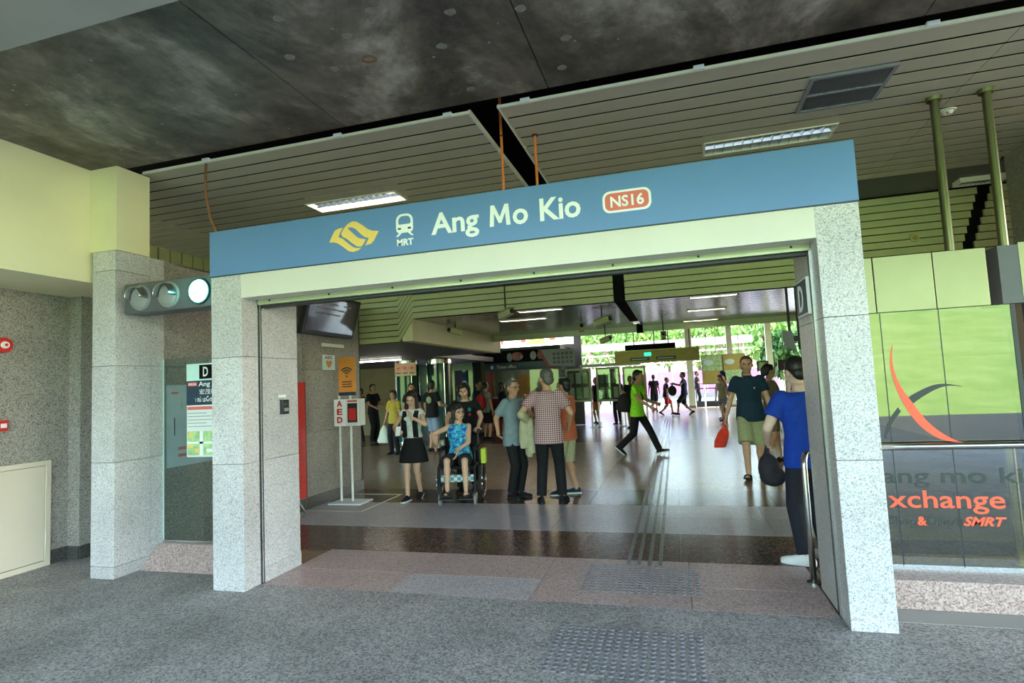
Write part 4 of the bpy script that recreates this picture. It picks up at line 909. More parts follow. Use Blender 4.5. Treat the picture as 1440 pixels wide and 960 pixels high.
def held(name, mb, mat, label, cat, smooth=True, vox=None):
    if vox:
        me = blob(mb, vox, 3); xs = [v.co for v in me.vertices]; org = V((sum(v.x for v in xs)/len(xs), sum(v.y for v in xs)/len(xs), min(v.z for v in xs)))
        for v in me.vertices: v.co -= org
        return tag(link(name, me, mat, None, org, 0, smooth), label, cat)
    return tag(mb.build(name, mat, smooth=smooth), label, cat)
PI = math.pi
# 1 young woman with phone
J = person('young woman in white top and black skirt looking at her phone', (.06, 3.62, 0), R(183), 1.53, True, 'skin_light', 'hair_black', 'long', feet=[(-.05, -.12, .10, 5, -18), (.055, .16, .08, -6, 0)],
    hands=[(-.07, .20, 1.33), (.17, .24, 1.06)], poles=[(-1, -.2, -.6), (1, -.4, -.5)], head=(8, -24, 0), shirt=('cloth_white', .28, -.06), bottom=('skirt', 'cloth_black', .33), shoes=('shoe', 'cloth_black', 'white_rubber'), curl=(.9, .8), hdir=((.3, .1, .9), (-.5, .6, .3)))
for q in (-1, 1): J['put']('waistcoat_panel', MB().loft([(J['P']/J['s']+V((.095*q, .105, .07)), .045, .016, V((1,0,0)), V((0,1,0))), (J['P']/J['s']+V((.095*q, .140, .33)), .045, .016, V((1,0,0)), V((0,1,0))), (J['P']/J['s']+V((.095*q, .06, .50)), .045, .016, V((1,0,0)), V((0,1,0)))], 10), 'cloth_black', 0)
hp_ = wpt(J, J['hand'][1]); held('phone', MB().obox(hp_+V((.01, -.03, .03)), (.068, .009, .135), Euler((R(-25), 0, R(10)))), 'white', 'white phone in the hand of the woman in black skirt', 'phone', False)
# wheelchair with seated woman, and the pusher
WC = V((.80, 3.52, 0)); WY = R(192)
wc = empty('wheelchair', WC, 'black folding wheelchair facing the entrance', 'wheelchair', rz=WY); ORG[wc] = V((0,0,0))
for q in (-1, 1):
    x = .235*q
    fr = MB().tube([(x, -.30, .93), (x, -.22, .91), (x, -.20, .88), (x, -.20, .25)], .013); fr.tube([(x, -.20, .50), (x, .20, .50), (x, .24, .47), (x, .30, .18), (x*.9, .36, .12)], .013); fr.tube([(x, -.20, .25), (x, .22, .25), (x, .24, .47)], .013); fr.tube([(x, -.2, .70), (x, .14, .70), (x, .17, .66), (x, .17, .50)], .012); fr.tube([(x, .24, .25), (x, .26, .12)], .014)
    fr.build('side_frame', 'dark_metal', wc, smooth=True)
    bx('armrest', 'cloth_black', wc, x-.03, x+.03, -.16, .14, .71, .745, bev=.01); MB().cyl((x, -.35, .935), (x, -.24, .912), .018, n=10).build('handle_grip', 'rubber', wc)
    w = MB(); c = V((x+.045*q, -.12, .27)); w.tube([c+V((0, .255*math.cos(t), .255*math.sin(t))) for t in [2*PI*k/28 for k in range(29)]], .017, 8); wh = w.build('wheel', 'rubber', wc, smooth=True)
    w = MB(); w.tube([c+V((.03*q, .225*math.cos(t), .225*math.sin(t))) for t in [2*PI*k/28 for k in range(29)]], .007, 6); w.build('push_rim', 'chrome', wh, smooth=True)
    w = MB()
    for k in range(12): t = PI*k/6; w.cyl(c, c+V((0, .25*math.cos(t), .25*math.sin(t))), .003, n=5)
    w.build('spokes', 'chrome', wh); MB().cyl(c-V((.03, 0, 0)), c+V((.03, 0, 0)), .028, n=14).build('hub', 'dark_metal', wh)
    ca = MB().cyl((x-.014, .27, .075), (x+.014, .27, .075), .075, n=18).build('caster', 'mid_grey', wc); MB().tube([(x+.022, .27, .075), (x+.022, .26, .155), (x, .255, .17), (x-.022, .26, .155), (x-.022, .27, .075)], .006).build('caster_fork', 'chrome', ca)
    bx('footrest', 'dark_metal', wc, min(x*.95, x*.15), max(x*.95, x*.15), .30, .46, .10, .115, bev=.004)
bx('seat', 'cloth_black', wc, -.225, .225, -.19, .22, .46, .50, bev=.015); bx('backrest', 'cloth_black', wc, -.225, .225, -.225, -.20, .50, .86, bev=.01); bx('calf_strap', 'blanket_check', wc, -.22, .22, .245, .255, .30, .39)
MB().tube([(-.235, -.1, .25), (.235, .1, .46)], .011).build('cross_brace', 'dark_metal', wc); MB().tube([(.235, -.1, .25), (-.235, .1, .46)], .011).build('cross_brace', 'dark_metal', wc)
f = Euler((0,0,WY)).to_matrix(); WP = lambda x, y, z: WC+f@V((x, y, z))
person('seated elderly woman in blue floral top and black shorts', WP(0, -.06, 0), WY, 1.56, True, 'skin_light', 'hair_black', 'bob', feet=[(-.14, .46, .24, 8, 0), (.14, .44, .24, -8, 0)], pelvis=(0, 0, .655), lean=(2, 0), hands=[(-.02, .36, .80), (.34, .20, .87)], poles=[(-1, -.4, -.4), (1, -.5, .1)],
    head=(38, 4, 0), shirt=('cloth_floral', 0, .04), bottom=('shorts', 'cloth_black', 1.0), shoes=('sandal', 'cloth_black', 'rubber'), kpole=[(-.1, 1, 1), (.1, 1, 1)], hdir=((.1, .5, -.8), (0, .9, -.4)), glasses=True, girth=1.16)
J = person('young man in black printed T-shirt pushing the wheelchair', WP(.01, -.80, 0), WY, 1.62, False, 'skin_light', 'hair_black', 'bob', feet=[(-.09, -.12, .09, 6, -10), (.1, .14, .08, -6, 0)], hands=[(-.245, .40, 1.04), (.245, .40, 1.04)], poles=[(-1, -.6, -.4), (1, -.6, -.4)], lean=(6, 0), head=(-6, -6, 0), shirt=('cloth_black', .62, .14), bottom=('trousers', 'cloth_black', 2.0), curl=(1.1, 1.1), hdir=((0, 1, -.1), (0, 1, -.1)), pnorm=((0, -.1, -1), (0, -.1, -1)))
for x, z, w, mt in ((.075, 1.30, .022, 'cloth_white'), (-.085, 1.31, .028, 'cloth_teal'), (-.085, 1.23, .022, 'cloth_red')): J['put']('chest_print', MB().ell((x, .155, z), (w, .006, w*1.2)), mt, 0)
held('lime_pouch', MB().obox(WP(-.33, -.05, .60), (.07, .17, .20), Euler((0, 0, WY))), 'bag_lime', 'lime green pouch hanging from the wheelchair arm', 'pouch', False, .012)
# elderly men talking
person('elderly man in blue-grey shirt with hand on chin', (1.52, 3.76, 0), R(-112), 1.63, False, 'skin_tan', 'hair_grey', 'short', feet=[(-.09, .0, .08, 12, 0), (.09, -.02, .08, -12, 0)], hands=[(-.10, .20, 1.40), (.17, -.15, .93)], poles=[(-.5, .3, -1), (.2, -1, -.2)], head=(-6, -3, 0), shirt=('cloth_bluegrey', .72, .16), bottom=('trousers', 'cloth_black', 1.97), glasses=True, collar=True, curl=(1.1, .6), hdir=((.1, .2, 1), (-.8, -.1, -.5)), girth=1.04)
J = person('elderly man in red checked shirt seen from behind', (2.08, 3.47, 0), R(6), 1.74, False, 'skin_tan', 'hair_grey', 'short', feet=[(-.13, -.02, .08, 14, 0), (.14, .02, .08, -14, 0)], hands=[(-.28, .14, 1.10), (.27, .14, 1.0)], poles=[(-.6, -1, -.2), (.7, -1, -.2)], head=(34, -8, 0), shirt=('cloth_check', .70, .16), bottom=('trousers', 'cloth_black', 1.97), glasses=True, collar=True, girth=1.08)
a = wpt(J, J['wr'][0]); b = wpt(J, J['el'][0]); m = MB()
m.cap(b+V((0, 0, -.03)), a+V((0, 0, -.03)), .06, .055)
for k, (dx, dy, L) in enumerate([(-.05, -.02, .40), (.0, .03, .52), (.03, -.03, .46), (-.02, .07, .50), (-.07, .03, .34)]): m.loft([(a+V((dx, dy-.03, .0)), .05, .035, V((1,0,0)), V((0,1,0))), (a+V((dx*1.2, dy-.02, -L*.5)), .06, .03, V((1,0,0)), V((0,1,0))), (a+V((dx*1.5, dy-.03, -L)), .045, .025, V((1,0,0)), V((0,1,0)))], 12)
held('folded_jacket', m, 'cloth_beige', 'beige jacket draped over the forearm of the checked-shirt man', 'jacket', True, .013)
person('person in orange shirt and pale shorts behind the checked-shirt man', (2.22, 4.05, 0), R(70), 1.62, False, 'skin_tan', 'hair_black', 'short', feet=[(-.08, .10, .08, 60, 0), (.08, -.06, .08, 30, 0)], hands=[(-.14, .30, 1.0), (.2, .26, 1.0)], shirt=('cloth_orange', .7, .12), bottom=('shorts', 'cloth_beige', 1.0), shoes=('shoe', 'cloth_navy', 'white_rubber'))
# walker in green
J = person('young man in bright green T-shirt striding across the concourse', (2.93, 8.15, 0), R(-108), 1.78, False, 'skin_tan', 'hair_black', 'short', feet=[(-.06, .40, .09, 0, 14), (.07, -.38, .16, 0, -38)], pelvis=(0, 0, .885), hands=[(-.20, .32, 1.02), (.26, .36, .98)], poles=[(-.6, -1, -.3), (.6, -1, -.3)], lean=(4, 0), head=(0, -6, 0), shirt=('cloth_green', .62, .12), bottom=('trousers', 'cloth_black', 2.0), shoes=('shoe', 'cloth_black', 'white_rubber'))
J['put']('shoulder_strap', MB().tube([J['P']/J['s']+V((-.02, .13, .16)), J['P']/J['s']+V((.06, .145, .32)), J['P']/J['s']+V((.13, .07, .50)), J['P']/J['s']+V((.14, -.06, .50)), J['P']/J['s']+V((.10, -.14, .30)), J['P']/J['s']+V((.05, -.16, .15))], .015, 6), 'cloth_black', 0)
c = wpt(J, V((.06, -.24, 1.06))*J['s']); held('shoulder_bag', MB().ell(c, (.14, .16, .19)).ell(c+V((-.02, .03, -.08)), (.17, .18, .13)), 'bag_dark', 'black shoulder bag behind the man in green', 'bag', True, .02)
# navy polo man
J = person('tall man in navy polo shirt and khaki shorts walking out', (4.78, 5.42, 0), R(174), 1.84, False, 'skin_light', 'hair_brown', 'short', feet=[(-.10, -.16, .10, 8, -14), (.08, .20, .085, -10, 8)], pelvis=(0, 0, .91), hands=[(-.30, .10, .86), (.33, .03, .84)], head=(2, -2, 0), shirt=('cloth_navy', .62, .12), bottom=('shorts', 'cloth_khaki', 1.0), shoes=('sandal', 'cloth_black', 'rubber'), collar=True, curl=(.7, 1.0), girth=1.06)
J['put']('chest_badge', MB().ell(J['P']/J['s']+V((-.08, .135, .36)), (.012, .005, .012)), 'cloth_white', 0)
c = wpt(J, J['hand'][1])+V((-.02, -.02, -.06)); m = MB(); m.tube([c+V((0, 0, .09)), c+V((-.015, 0, 0)), c+V((-.03, 0, -.06))], .012).tube([c+V((0, 0, .09)), c+V((.03, 0, 0)), c+V((.035, 0, -.05))], .012)
m.loft([(c+V((0, 0, -.03)), .05, .025, V((1,0,0)), V((0,1,0))), (c+V((-.02, 0, -.10)), .085, .04, V((1,0,0)), V((0,1,0))), (c+V((-.06, 0, -.22)), .10, .045, V((1,0,0)), V((0,1,0))), (c+V((-.09, 0, -.32)), .085, .03, V((1,0,0)), V((0,1,0)))], 14)
held('red_plastic_bag', m, 'bag_red', 'red plastic bag swinging from the hand of the navy polo man', 'bag', True, .011)
# blue T-shirt man
J = person('man in royal blue T-shirt and dark jeans leaning beside the right pillar', (4.74, 1.36, 0), R(12), 1.70, False, 'skin_pale', 'hair_black', 'short', feet=[(-.13, -.10, .08, 58, 0), (.10, .02, .08, 30, 0)], pelvis=(.0, 0, .90), hands=[(-.26, .20, .98), (.06, .34, 1.0)], poles=[(-.8, -1, -.3), (.8, -1, -.3)], lean=(3, -2), head=(12, -16, 0), shirt=('cloth_blue', .62, .12), bottom=('trousers', 'denim_dark', 2.0), shoes=('shoe', 'white_rubber', 'white_rubber'), girth=1.1)
c = wpt(J, V((-.24, .24, .72))); m = MB().ell(c, (.09, .10, .13)).ell(c+V((.03, .02, -.07)), (.11, .11, .09)).cap(c+V((-.02, 0, .10)), c+V((.01, 0, .22)), .025, .022)
held('dark_bag', m, 'bag_dark', 'dark soft bag held by the man in blue T-shirt', 'bag', True, .013)
# couple
person('woman in grey-brown top behind the navy polo man', (5.28, 6.85, 0), R(-70), 1.70, True, 'skin_light', 'hair_black', 'tail', feet=[(-.07, .15, .08, 0, 0), (.07, -.18, .1, 0, -14)], hands=[(-.2, .2, 1.0), (.22, .18, .9)], shirt=('cloth_brown', .5, .1), bottom=('shorts', 'cloth_brown', .8), near=False)
person('woman in teal top facing her companion by the right pillar', (5.66, 6.45, 0), R(100), 1.56, True, 'skin_light', 'hair_black', 'long', hands=[(-.2, .2, 1.0), (.22, .22, 1.1)], shirt=('cloth_teal', .4, .1), bottom=('shorts', 'cloth_navy', .9), near=False)
# far figures: dark shapes against the exit
FW = [(-.07, .28, .09, 0, 8), (.07, -.26, .14, 0, -30)]
person('dark-clad walker with red shorts in front of the bright exit', (3.30, 20.8, 0), R(-80), 1.62, False, 'skin_brown', 'hair_black', 'bald', feet=FW, pelvis=(0, 0, .88), lean=(6, 0), shirt=('cloth_black', .6, .08), bottom=('shorts', 'cloth_red', .9), near=False)
J = person('walker in navy T-shirt carrying a backpack before the bright exit', (4.05, 20.4, 0), R(88), 1.80, False, 'skin_brown', 'hair_black', 'short', feet=FW, pelvis=(0, 0, .88), hands=[(-.25, .34, 1.25), (.2, .40, 1.22)], shirt=('cloth_navy', .6, .10), bottom=('shorts', 'cloth_black', 1.0), near=False)
c = wpt(J, V((0, .46, 1.0))); held('carried_backpack', MB().ell(c, (.18, .12, .22)).cap(c+V((0, 0, .18)), c+V((.02, 0, .32)), .03), 'bag_dark', 'dark backpack carried in front of the far walker', 'backpack', True, .025)
person('man in black standing with a phone beside the yellow exit board', (4.78, 26.2, 0), R(-95), 1.82, False, 'skin_brown', 'hair_black', 'short', hands=[(-.15, .30, 1.15), (.2, .32, 1.12)], shirt=('cloth_black', .7, .10), bottom=('trousers', 'cloth_black', 2.0), near=False)
person('far figure in black seen past the man in green', (2.75, 23.5, 0), R(10), 1.72, False, 'skin_brown', 'hair_black', 'short', shirt=('cloth_black', .6, .10), bottom=('shorts', 'cloth_black', 1.0), near=False)
person('woman in cream top and denim shorts walking past the advert boards', (5.22, 16.4, 0), R(150), 1.60, True, 'skin_light', 'hair_brown', 'bob', feet=FW, pelvis=(0, 0, .89), lean=(6, 0), shirt=('cloth_beige', .5, .08), bottom=('shorts', 'denim_light', .6), near=False)
person('person in red top beyond the woman in cream', (5.35, 17.6, 0), R(60), 1.70, True, 'skin_tan', 'hair_black', 'tail', shirt=('cloth_orange', .5, .1), bottom=('trousers', 'cloth_navy', 2.0), near=False)
person('person in black between the cream-top woman and the polo man', (6.05, 17.5, 0), R(20), 1.66, False, 'skin_tan', 'hair_black', 'short', shirt=('cloth_black', .6, .1), bottom=('trousers', 'cloth_black', 2.0), near=False)
# left group
J = person('woman in mustard shirt carrying a white plastic bag', (-2.98, 8.85, 0), R(176), 1.56, True, 'skin_tan', 'hair_black', 'bob', hands=[(-.25, .08, .82), (.30, .05, .78)], shirt=('cloth_mustard', .7, .1), bottom=('trousers', 'cloth_black', 2.0), near=False, girth=1.1)
c = wpt(J, J['hand'][1]); held('white_plastic_bag', MB().loft([(c+V((0, 0, .0)), .03, .03, V((1,0,0)), V((0,1,0))), (c+V((0, 0, -.12)), .10, .08, V((1,0,0)), V((0,1,0))), (c+V((-.01, 0, -.38)), .19, .12, V((1,0,0)), V((0,1,0))), (c+V((-.01, 0, -.44)), .16, .10, V((1,0,0)), V((0,1,0)))], 14), 'bag_white', 'white plastic bag held by the woman in mustard', 'bag', True, .018)
person('man in black with a lit phone at the corridor mouth', (-5.30, 11.9, 0), R(-110), 1.78, False, 'skin_brown', 'hair_black', 'short', hands=[(-.12, .30, 1.12), (.2, .32, 1.05)], shirt=('cloth_black', .7, .1), bottom=('trousers', 'cloth_black', 2.0), near=False)
person('dark figure half hidden behind the AED stand', (-5.85, 12.1, 0), R(160), 1.68, False, 'skin_brown', 'hair_black', 'short', shirt=('cloth_black', .6, .1), bottom=('trousers', 'cloth_black', 2.0), near=False)
person('man in dark T-shirt between the mustard shirt and the long-haired woman', (-3.10, 10.1, 0), R(-150), 1.72, False, 'skin_tan', 'hair_black', 'short', shirt=('cloth_black', .6, .1), bottom=('trousers', 'cloth_black', 2.0), near=False)
J = person('man in black T-shirt with round back print and denim shorts', (-2.12, 9.2, 0), R(-20), 1.76, False, 'skin_tan', 'hair_black', 'short', head=(30, 0, 0), hands=[(-.28, .1, .9), (.2, .25, 1.1)], shirt=('cloth_black', .7, .1), bottom=('shorts', 'denim_light', .95), near=False)
J['put']('back_print', MB().cyl((0.02, -.118, 1.27), (0.02, -.126, 1.27), .085, n=18), 'cloth_khaki', 0)
person('woman in navy top and red skirt with folded arms', (-2.32, 13.3, 0), R(-130), 1.72, True, 'skin_tan', 'hair_black', 'tail', hands=[(.10, .22, 1.15), (-.10, .24, 1.18)], shirt=('cloth_navy', .6, .0), bottom=('skirt', 'cloth_maroon', .42), near=False, girth=1.1)
J = person('person in dark clothes seen from behind wearing a red backpack', (-1.62, 11.9, 0), R(-25), 1.66, True, 'skin_tan', 'hair_black', 'tail', shirt=('cloth_grey', .6, .1), bottom=('shorts', 'cloth_black', .95), near=False)
c = wpt(J, V((0, -.22, 1.15))*J['s']); held('red_backpack', MB().ell(c, (.16, .11, .24)).ell(c+V((0, -.06, -.10)), (.13, .08, .12)), 'cloth_red', 'red backpack worn near the ticket office', 'backpack', True, .02)
person('woman in black with long hair beside the red backpack', (-1.28, 12.4, 0), R(-60), 1.66, True, 'skin_tan', 'hair_black', 'long', shirt=('cloth_black', .8, .1), bottom=('skirt', 'cloth_black', .35), near=False)
person('person in blue standing by the bright doorway', (-2.9, 13.2, 0), R(120), 1.62, False, 'skin_tan', 'hair_black', 'short', shirt=('denim_light', .6, .1), bottom=('trousers', 'denim_dark', 2.0), near=False)
person('person in black waiting under the middle notice board', (1.75, 16.3, 0), R(30), 1.70, False, 'skin_brown', 'hair_black', 'short', shirt=('cloth_black', .6, .1), bottom=('trousers', 'cloth_black', 2.0), near=False)
person('person in black shorts behind the man in green', (2.35, 14.6, 0), R(170), 1.66, False, 'skin_brown', 'hair_black', 'short', shirt=('cloth_black', .6, .1), bottom=('shorts', 'cloth_black', .9), near=False)
person('person in orange shorts behind the left notice board', (.95, 16.9, 0), R(140), 1.68, False, 'skin_brown', 'hair_black', 'short', shirt=('cloth_black', .6, .1), bottom=('shorts', 'cloth_orange', .9), near=False)

# ================================================================== BACK OF THE CONCOURSE
def round_column(x, y, r, h, lab):
    e = empty('round_column', (x, y, 0), lab, 'column', 'teal columns of the corridor')
    MB().cyl((x, y, 0), (x, y, h), r, n=32).build('shaft', 'teal', e, smooth=False); MB().cyl((x, y, 0), (x, y, .15), r+.01, n=32).build('base_ring', 'steel', e)
    for a in range(4): t = R(45+90*a); bx('joint_strip', 'steel', e, x+r*math.cos(t)-.008, x+r*math.cos(t)+.008, y+r*math.sin(t)-.008, y+r*math.sin(t)+.008, .15, h)
    MB().cyl((x, y, h-.12), (x, y, h), r+.012, n=32).build('top_ring', 'steel', e)
round_column(-3.45, 10.6, .33, 2.36, 'dark teal round column left of the prohibition sign'); round_column(-2.62, 10.9, .36, 2.36, 'dark teal round column right of the prohibition sign')
ps = empty('prohibition_sign', (-3.1, 9.8, 0), 'beige board with three red prohibition rings on a white post', 'sign')
bx('board', 'plaster', ps, -3.41, -2.80, 9.78, 9.80, 1.92, 2.26); MB().cyl((-3.40, 9.82, 0), (-3.40, 9.82, 2.3), .02).build('post', 'white', ps)
for x in (-3.30, -3.105, -2.91):
    m = MB(); m.tube([V((x+.075*math.cos(t), 9.775, 2.13+.075*math.sin(t))) for t in [2*PI*k/20 for k in range(21)]], .011, 6); m.cyl((x-.05, 9.775, 2.18), (x+.05, 9.775, 2.08), .009, n=6); m.build('red_ring', 'sign_red', ps); bx('pictogram', 'logo_brown', ps, x-.03, x+.03, 9.772, 9.78, 2.10, 2.15); bx('caption', 'logo_brown', ps, x-.07, x+.07, 9.775, 9.78, 1.98, 2.01)
MB().cyl((-3.40, 9.82, 0), (-3.40, 9.82, .015), .15, n=18).build('foot', 'white', ps)
tk = empty('ticket_office', (-1.3, 15.6, 0), 'ticket office with navy banner, red frame and pale counter', 'ticket office')
FT = front(14.98)
bx('back_wall', 'plaster', tk, -3.4, .06, 16.6, 16.7, 0, 2.8); bx('roof_block', 'dark_metal', tk, -3.4, .06, 15.0, 16.7, 2.68, 2.82); bx('side_wall', 'teal', tk, -3.5, -3.35, 15.0, 16.7, 0, 2.8); bx('side_wall', 'teal', tk, -.02, .06, 15.0, 16.7, 0, 2.7)
bx('banner', 'black', tk, -2.65, -.02, 14.98, 15.06, 2.05, 2.74); bx('banner_lower', 'navy_sign', tk, -2.65, .0, 14.975, 14.98, 2.05, 2.32); bx('counter', 'dark_red', tk, -2.4, -.02, 15.1, 15.6, 0, 1.1); bx('counter_top', 'mid_grey', tk, -2.4, -.02, 15.0, 15.6, 1.1, 1.15); bx('red_post', 'dark_red', tk, -2.62, -2.40, 15.0, 15.2, 0, 2.05); bx('window_pane', 'clear_glass', tk, -2.4, -.02, 15.35, 15.36, 1.15, 2.05); bx('rear_door', 'orange', tk, -1.92, -1.42, 16.57, 16.6, 0, 1.9); bx('ceiling_glow', 'lightbox_white', tk, -1.2, -.1, 15.8, 16.1, 2.66, 2.675)
bx('advert_panel', 'black', tk, -2.1, -.35, 14.974, 14.98, 2.34, 2.72); MB().prism([(-.64, 2.70), (-.02, 2.70), (.55, 2.66), (.55, 2.07), (-.31, 2.13)], FT, 0, .012).build('advert_panel', 'mid_grey', tk)
MB().prism([(-.72, 2.72), (-.62, 2.72), (-.30, 2.10), (.10, 2.05), (.10, 1.99), (-.38, 2.04)], FT, 0, .016).build('advert_stripe', 'dark_red', tk)
for x, z, w, h in [(-1.45, 2.52, .22, .15), (-.62, 2.52, .12, .15)]: MB().ell((x, 14.974, z), (w, .006, h), n=14).build('advert_shape', 'dark_red', tk)
for x, z, w, h in [(-1.72, 2.50, .10, .15), (-.88, 2.52, .11, .15), (-1.3, 2.50, .05, .06)]: MB().ell((x, 14.972, z), (w, .008, h), n=14).build('advert_shape', 'mid_grey', tk)
for r_ in range(3):
    for c_ in range(5): bx('advert_tile', 'dark_grey', tk, -.20+c_*.145, -.10+c_*.145, 14.962, 14.968, 2.20+r_*.14, 2.29+r_*.14)
text('lettering', 'Ticket office', 'sign_white', tk, front(14.975), -2.20, -1.50, 2.13, 2.24, .003); bx('pictogram', 'sign_white', tk, -2.42, -2.33, 14.972, 14.975, 2.13, 2.24)
lb = empty('lit_sign_box', (-.8, 15.1, 2.84), 'long bright white sign box with red and yellow patches above the ticket office', 'light box')
bx('box', 'lightbox_white', lb, -2.05, .50, 15.08, 15.2, 2.84, 3.24); bx('top_rim', 'dark_metal', lb, -2.07, .52, 15.06, 15.22, 3.24, 3.27); bx('bottom_rim', 'dark_metal', lb, -2.07, .52, 15.06, 15.22, 2.82, 2.84)
for a, b, c, d, mt in [(-2.04, -1.95, 2.95, 3.15, 'lightbox_red'), (-1.32, -1.14, 2.98, 3.2, 'lightbox_red'), (-.30, -.10, 3.0, 3.22, 'lightbox_red'), (-1.12, -.35, 2.90, 3.0, 'lightbox_yellow'), (-1.0, -.5, 3.0, 3.18, 'lightbox_yellow')]: bx('colour_patch', mt, lb, a, b, 15.07, 15.08, c, d)
tw = empty('teal_partition', (-3.6, 14.2, 0), 'dark teal partition with small white emblem left of the ticket office', 'partition')
bx('panel', 'teal', tw, -3.62, -2.75, 14.0, 14.12, 2.12, 2.80); bx('upright', 'teal', tw, -3.62, -3.40, 14.0, 14.12, 0, 2.12); bx('upright', 'teal', tw, -2.9, -2.75, 14.0, 14.12, 0, 2.12); MB().cyl((-3.1, 13.99, 2.5), (-3.1, 14.0, 2.5), .06, n=16).build('emblem', 'sign_white', tw)
dg = empty('bright_doorway', (-3.9, 14.2, 0), 'tall narrow doorway with outside daylight imitated by a glowing violet pane, beside the teal partition', 'doorway')
bx('frame', 'dark_metal', dg, -4.08, -4.03, 14.0, 14.1, 0, 2.12); bx('frame', 'dark_metal', dg, -3.70, -3.65, 14.0, 14.1, 0, 2.12); bx('daylight_pane', 'doorway_daylight', dg, -4.03, -3.70, 14.05, 14.07, .3, 1.75); bx('transom', 'mid_grey', dg, -4.03, -3.70, 14.04, 14.08, 1.75, 2.12); bx('lower_panel', 'dark_grey', dg, -4.03, -3.70, 14.04, 14.08, 0, .3)  # glowing pane stands in for the sunlit outside, not a lamp
struct(bx('wall_teal', 'teal', None, -5.3, -4.1, 14.3, 14.5, 0, 2.36), 'dark teal wall section at the end of the corridor', 'wall')
struct(bx('wall_back', 'dark_grey', None, -9, .5, 16.75, 16.9, 0, 4.42), 'dark back wall behind the ticket office', 'wall')
def notice(x0, x1, y, z0, z1, lab, inner):
    e = empty('notice_board', ((x0+x1)/2, y, 0), lab, 'notice board', 'framed notice boards on posts'); t = .07
    MB().box(x0, x1, y-.03, y+.03, z1-t, z1).box(x0, x1, y-.03, y+.03, z0, z0+t).box(x0, x0+t, y-.03, y+.03, z0+t, z1-t).box(x1-t, x1, y-.03, y+.03, z0+t, z1-t).build('frame', 'bag_white', e)
    bx('panel', inner, e, x0+t, x1-t, y+.005, y+.02, z0+t, z1-t); bx('glazing', 'board_glass', e, x0+t, x1-t, y-.02, y-.015, z0+t, z1-t)
    for x in (x0+.03, x1-.03): MB().cyl((x, y, 0), (x, y, z0), .032, n=12).build('post', 'steel', e); MB().cyl((x, y, 0), (x, y, .015), .09, n=16).build('foot_plate', 'dark_metal', e)
    for k in range(6): bx('notice_sheet', ['map_pale', 'map_green', 'white', 'mid_grey'][k % 4], e, x0+t+.04+(k % 3)*(x1-x0-2*t)/3, x0+t+(k % 3+.85)*(x1-x0-2*t)/3, y, y+.005, z0+t+.05+(k//3)*.5, z0+t+.42+(k//3)*.5)
    return e
notice(.10, .98, 15.5, .86, 2.0, 'left framed notice board on posts behind the checked-shirt man', 'dark_metal'); notice(1.15, 1.97, 15.5, .84, 2.0, 'middle framed notice board on posts', 'dark_grey'); notice(2.02, 2.80, 15.7, .84, 1.98, 'right framed notice board behind the man in green', 'map_green')
tag(bx('board_header', 'bag_white', None, .62, 2.65, 15.42, 15.47, 2.02, 2.12), 'long pale header bar above the notice boards', 'header')
ex = empty('exit_sign_board', (3.2, 13.5, 2.0), 'wide mustard exit board with black display hung from the roof', 'sign')
bx('board', 'yellow_panel', ex, 2.02, 4.45, 13.48, 13.6, 2.02, 2.40); bx('black_display', 'black', ex, 2.34, 3.80, 13.45, 13.6, 2.41, 2.57); bx('exit_lamp', 'exit_green', ex, 2.89, 3.09, 13.46, 13.48, 2.22, 2.32); text('lettering', 'EXIT', 'sign_white', ex, front(13.46), 2.91, 3.07, 2.245, 2.295, .002)
for a, b in ((2.47, 3.03), (3.23, 3.79)): bx('direction_plate', 'navy_sign', ex, a, b, 13.47, 13.48, 2.09, 2.18); bx('caption_bar', 'mint', ex, a+.04, b-.06, 13.466, 13.47, 2.12, 2.145)
for x in (2.6, 3.2, 3.6, 4.2): MB().cyl((x, 13.54, 2.40 if x in (4.2,) else 2.57), (x, 13.54, 4.42), .015).build('hanger', 'dark_metal', ex)
mn = empty('hung_monitor', (5.35, 5.0, 1.85), 'grey monitor hung from two pipes near the right pillar', 'monitor')
MB().hexa([(5.26,4.9,1.90),(5.40,4.95,1.84),(5.44,5.2,1.84),(5.30,5.2,1.90),(5.22,4.88,2.14),(5.36,4.92,2.12),(5.42,5.2,2.12),(5.28,5.2,2.14)]).build('case', 'mid_grey', mn)
MB().hexa([(5.215,4.875,1.93),(5.222,4.875,1.93),(5.285,5.17,1.93),(5.275,5.17,1.93),(5.20,4.86,2.11),(5.207,4.86,2.11),(5.27,5.17,2.11),(5.26,5.17,2.11)]).build('display', 'screen', mn)
for x in (5.36, 5.48): MB().cyl((x, 5.1, 1.86), (x, 5.1, 2.71), .018).build('pipe', 'dark_metal', mn)
bx('clamp_plate', 'dark_metal', mn, 5.32, 5.52, 5.06, 5.14, 1.98, 2.06)
# advert boards, ticket gates, columns
for x0, x1, lab, m1, m2 in [(4.90, 5.70, 'advert board in pale green over mustard, left of the pair', 'map_green', 'yellow_panel'), (5.76, 6.62, 'advert board in olive tones, right of the pair', 'yellow_panel', 'map_green')]:
    e = empty('advert_board', ((x0+x1)/2, 22, 0), lab, 'advert board', 'advert boards before the exit')
    bx('upper_sheet', m1, e, x0, x1, 21.97, 22.0, 1.75, 2.40); bx('lower_sheet', m2, e, x0, x1, 21.97, 22.0, 1.2, 1.75); bx('back', 'mid_grey', e, x0-.03, x1+.03, 22.0, 22.05, 1.17, 2.43); MB().ell((x0+.25, 21.965, 2.1), (.2, .01, .12)).build('printed_shape', 'mint', e)
    for x in (x0+.02, x1-.02): MB().cyl((x, 22.03, 0), (x, 22.03, 1.2), .03).build('post', 'steel', e)
    for x in (x0+.2, x1-.2): MB().cyl((x, 22.03, 2.43), (x, 22.03, 4.42), .012).build('hanger', 'dark_metal', e)
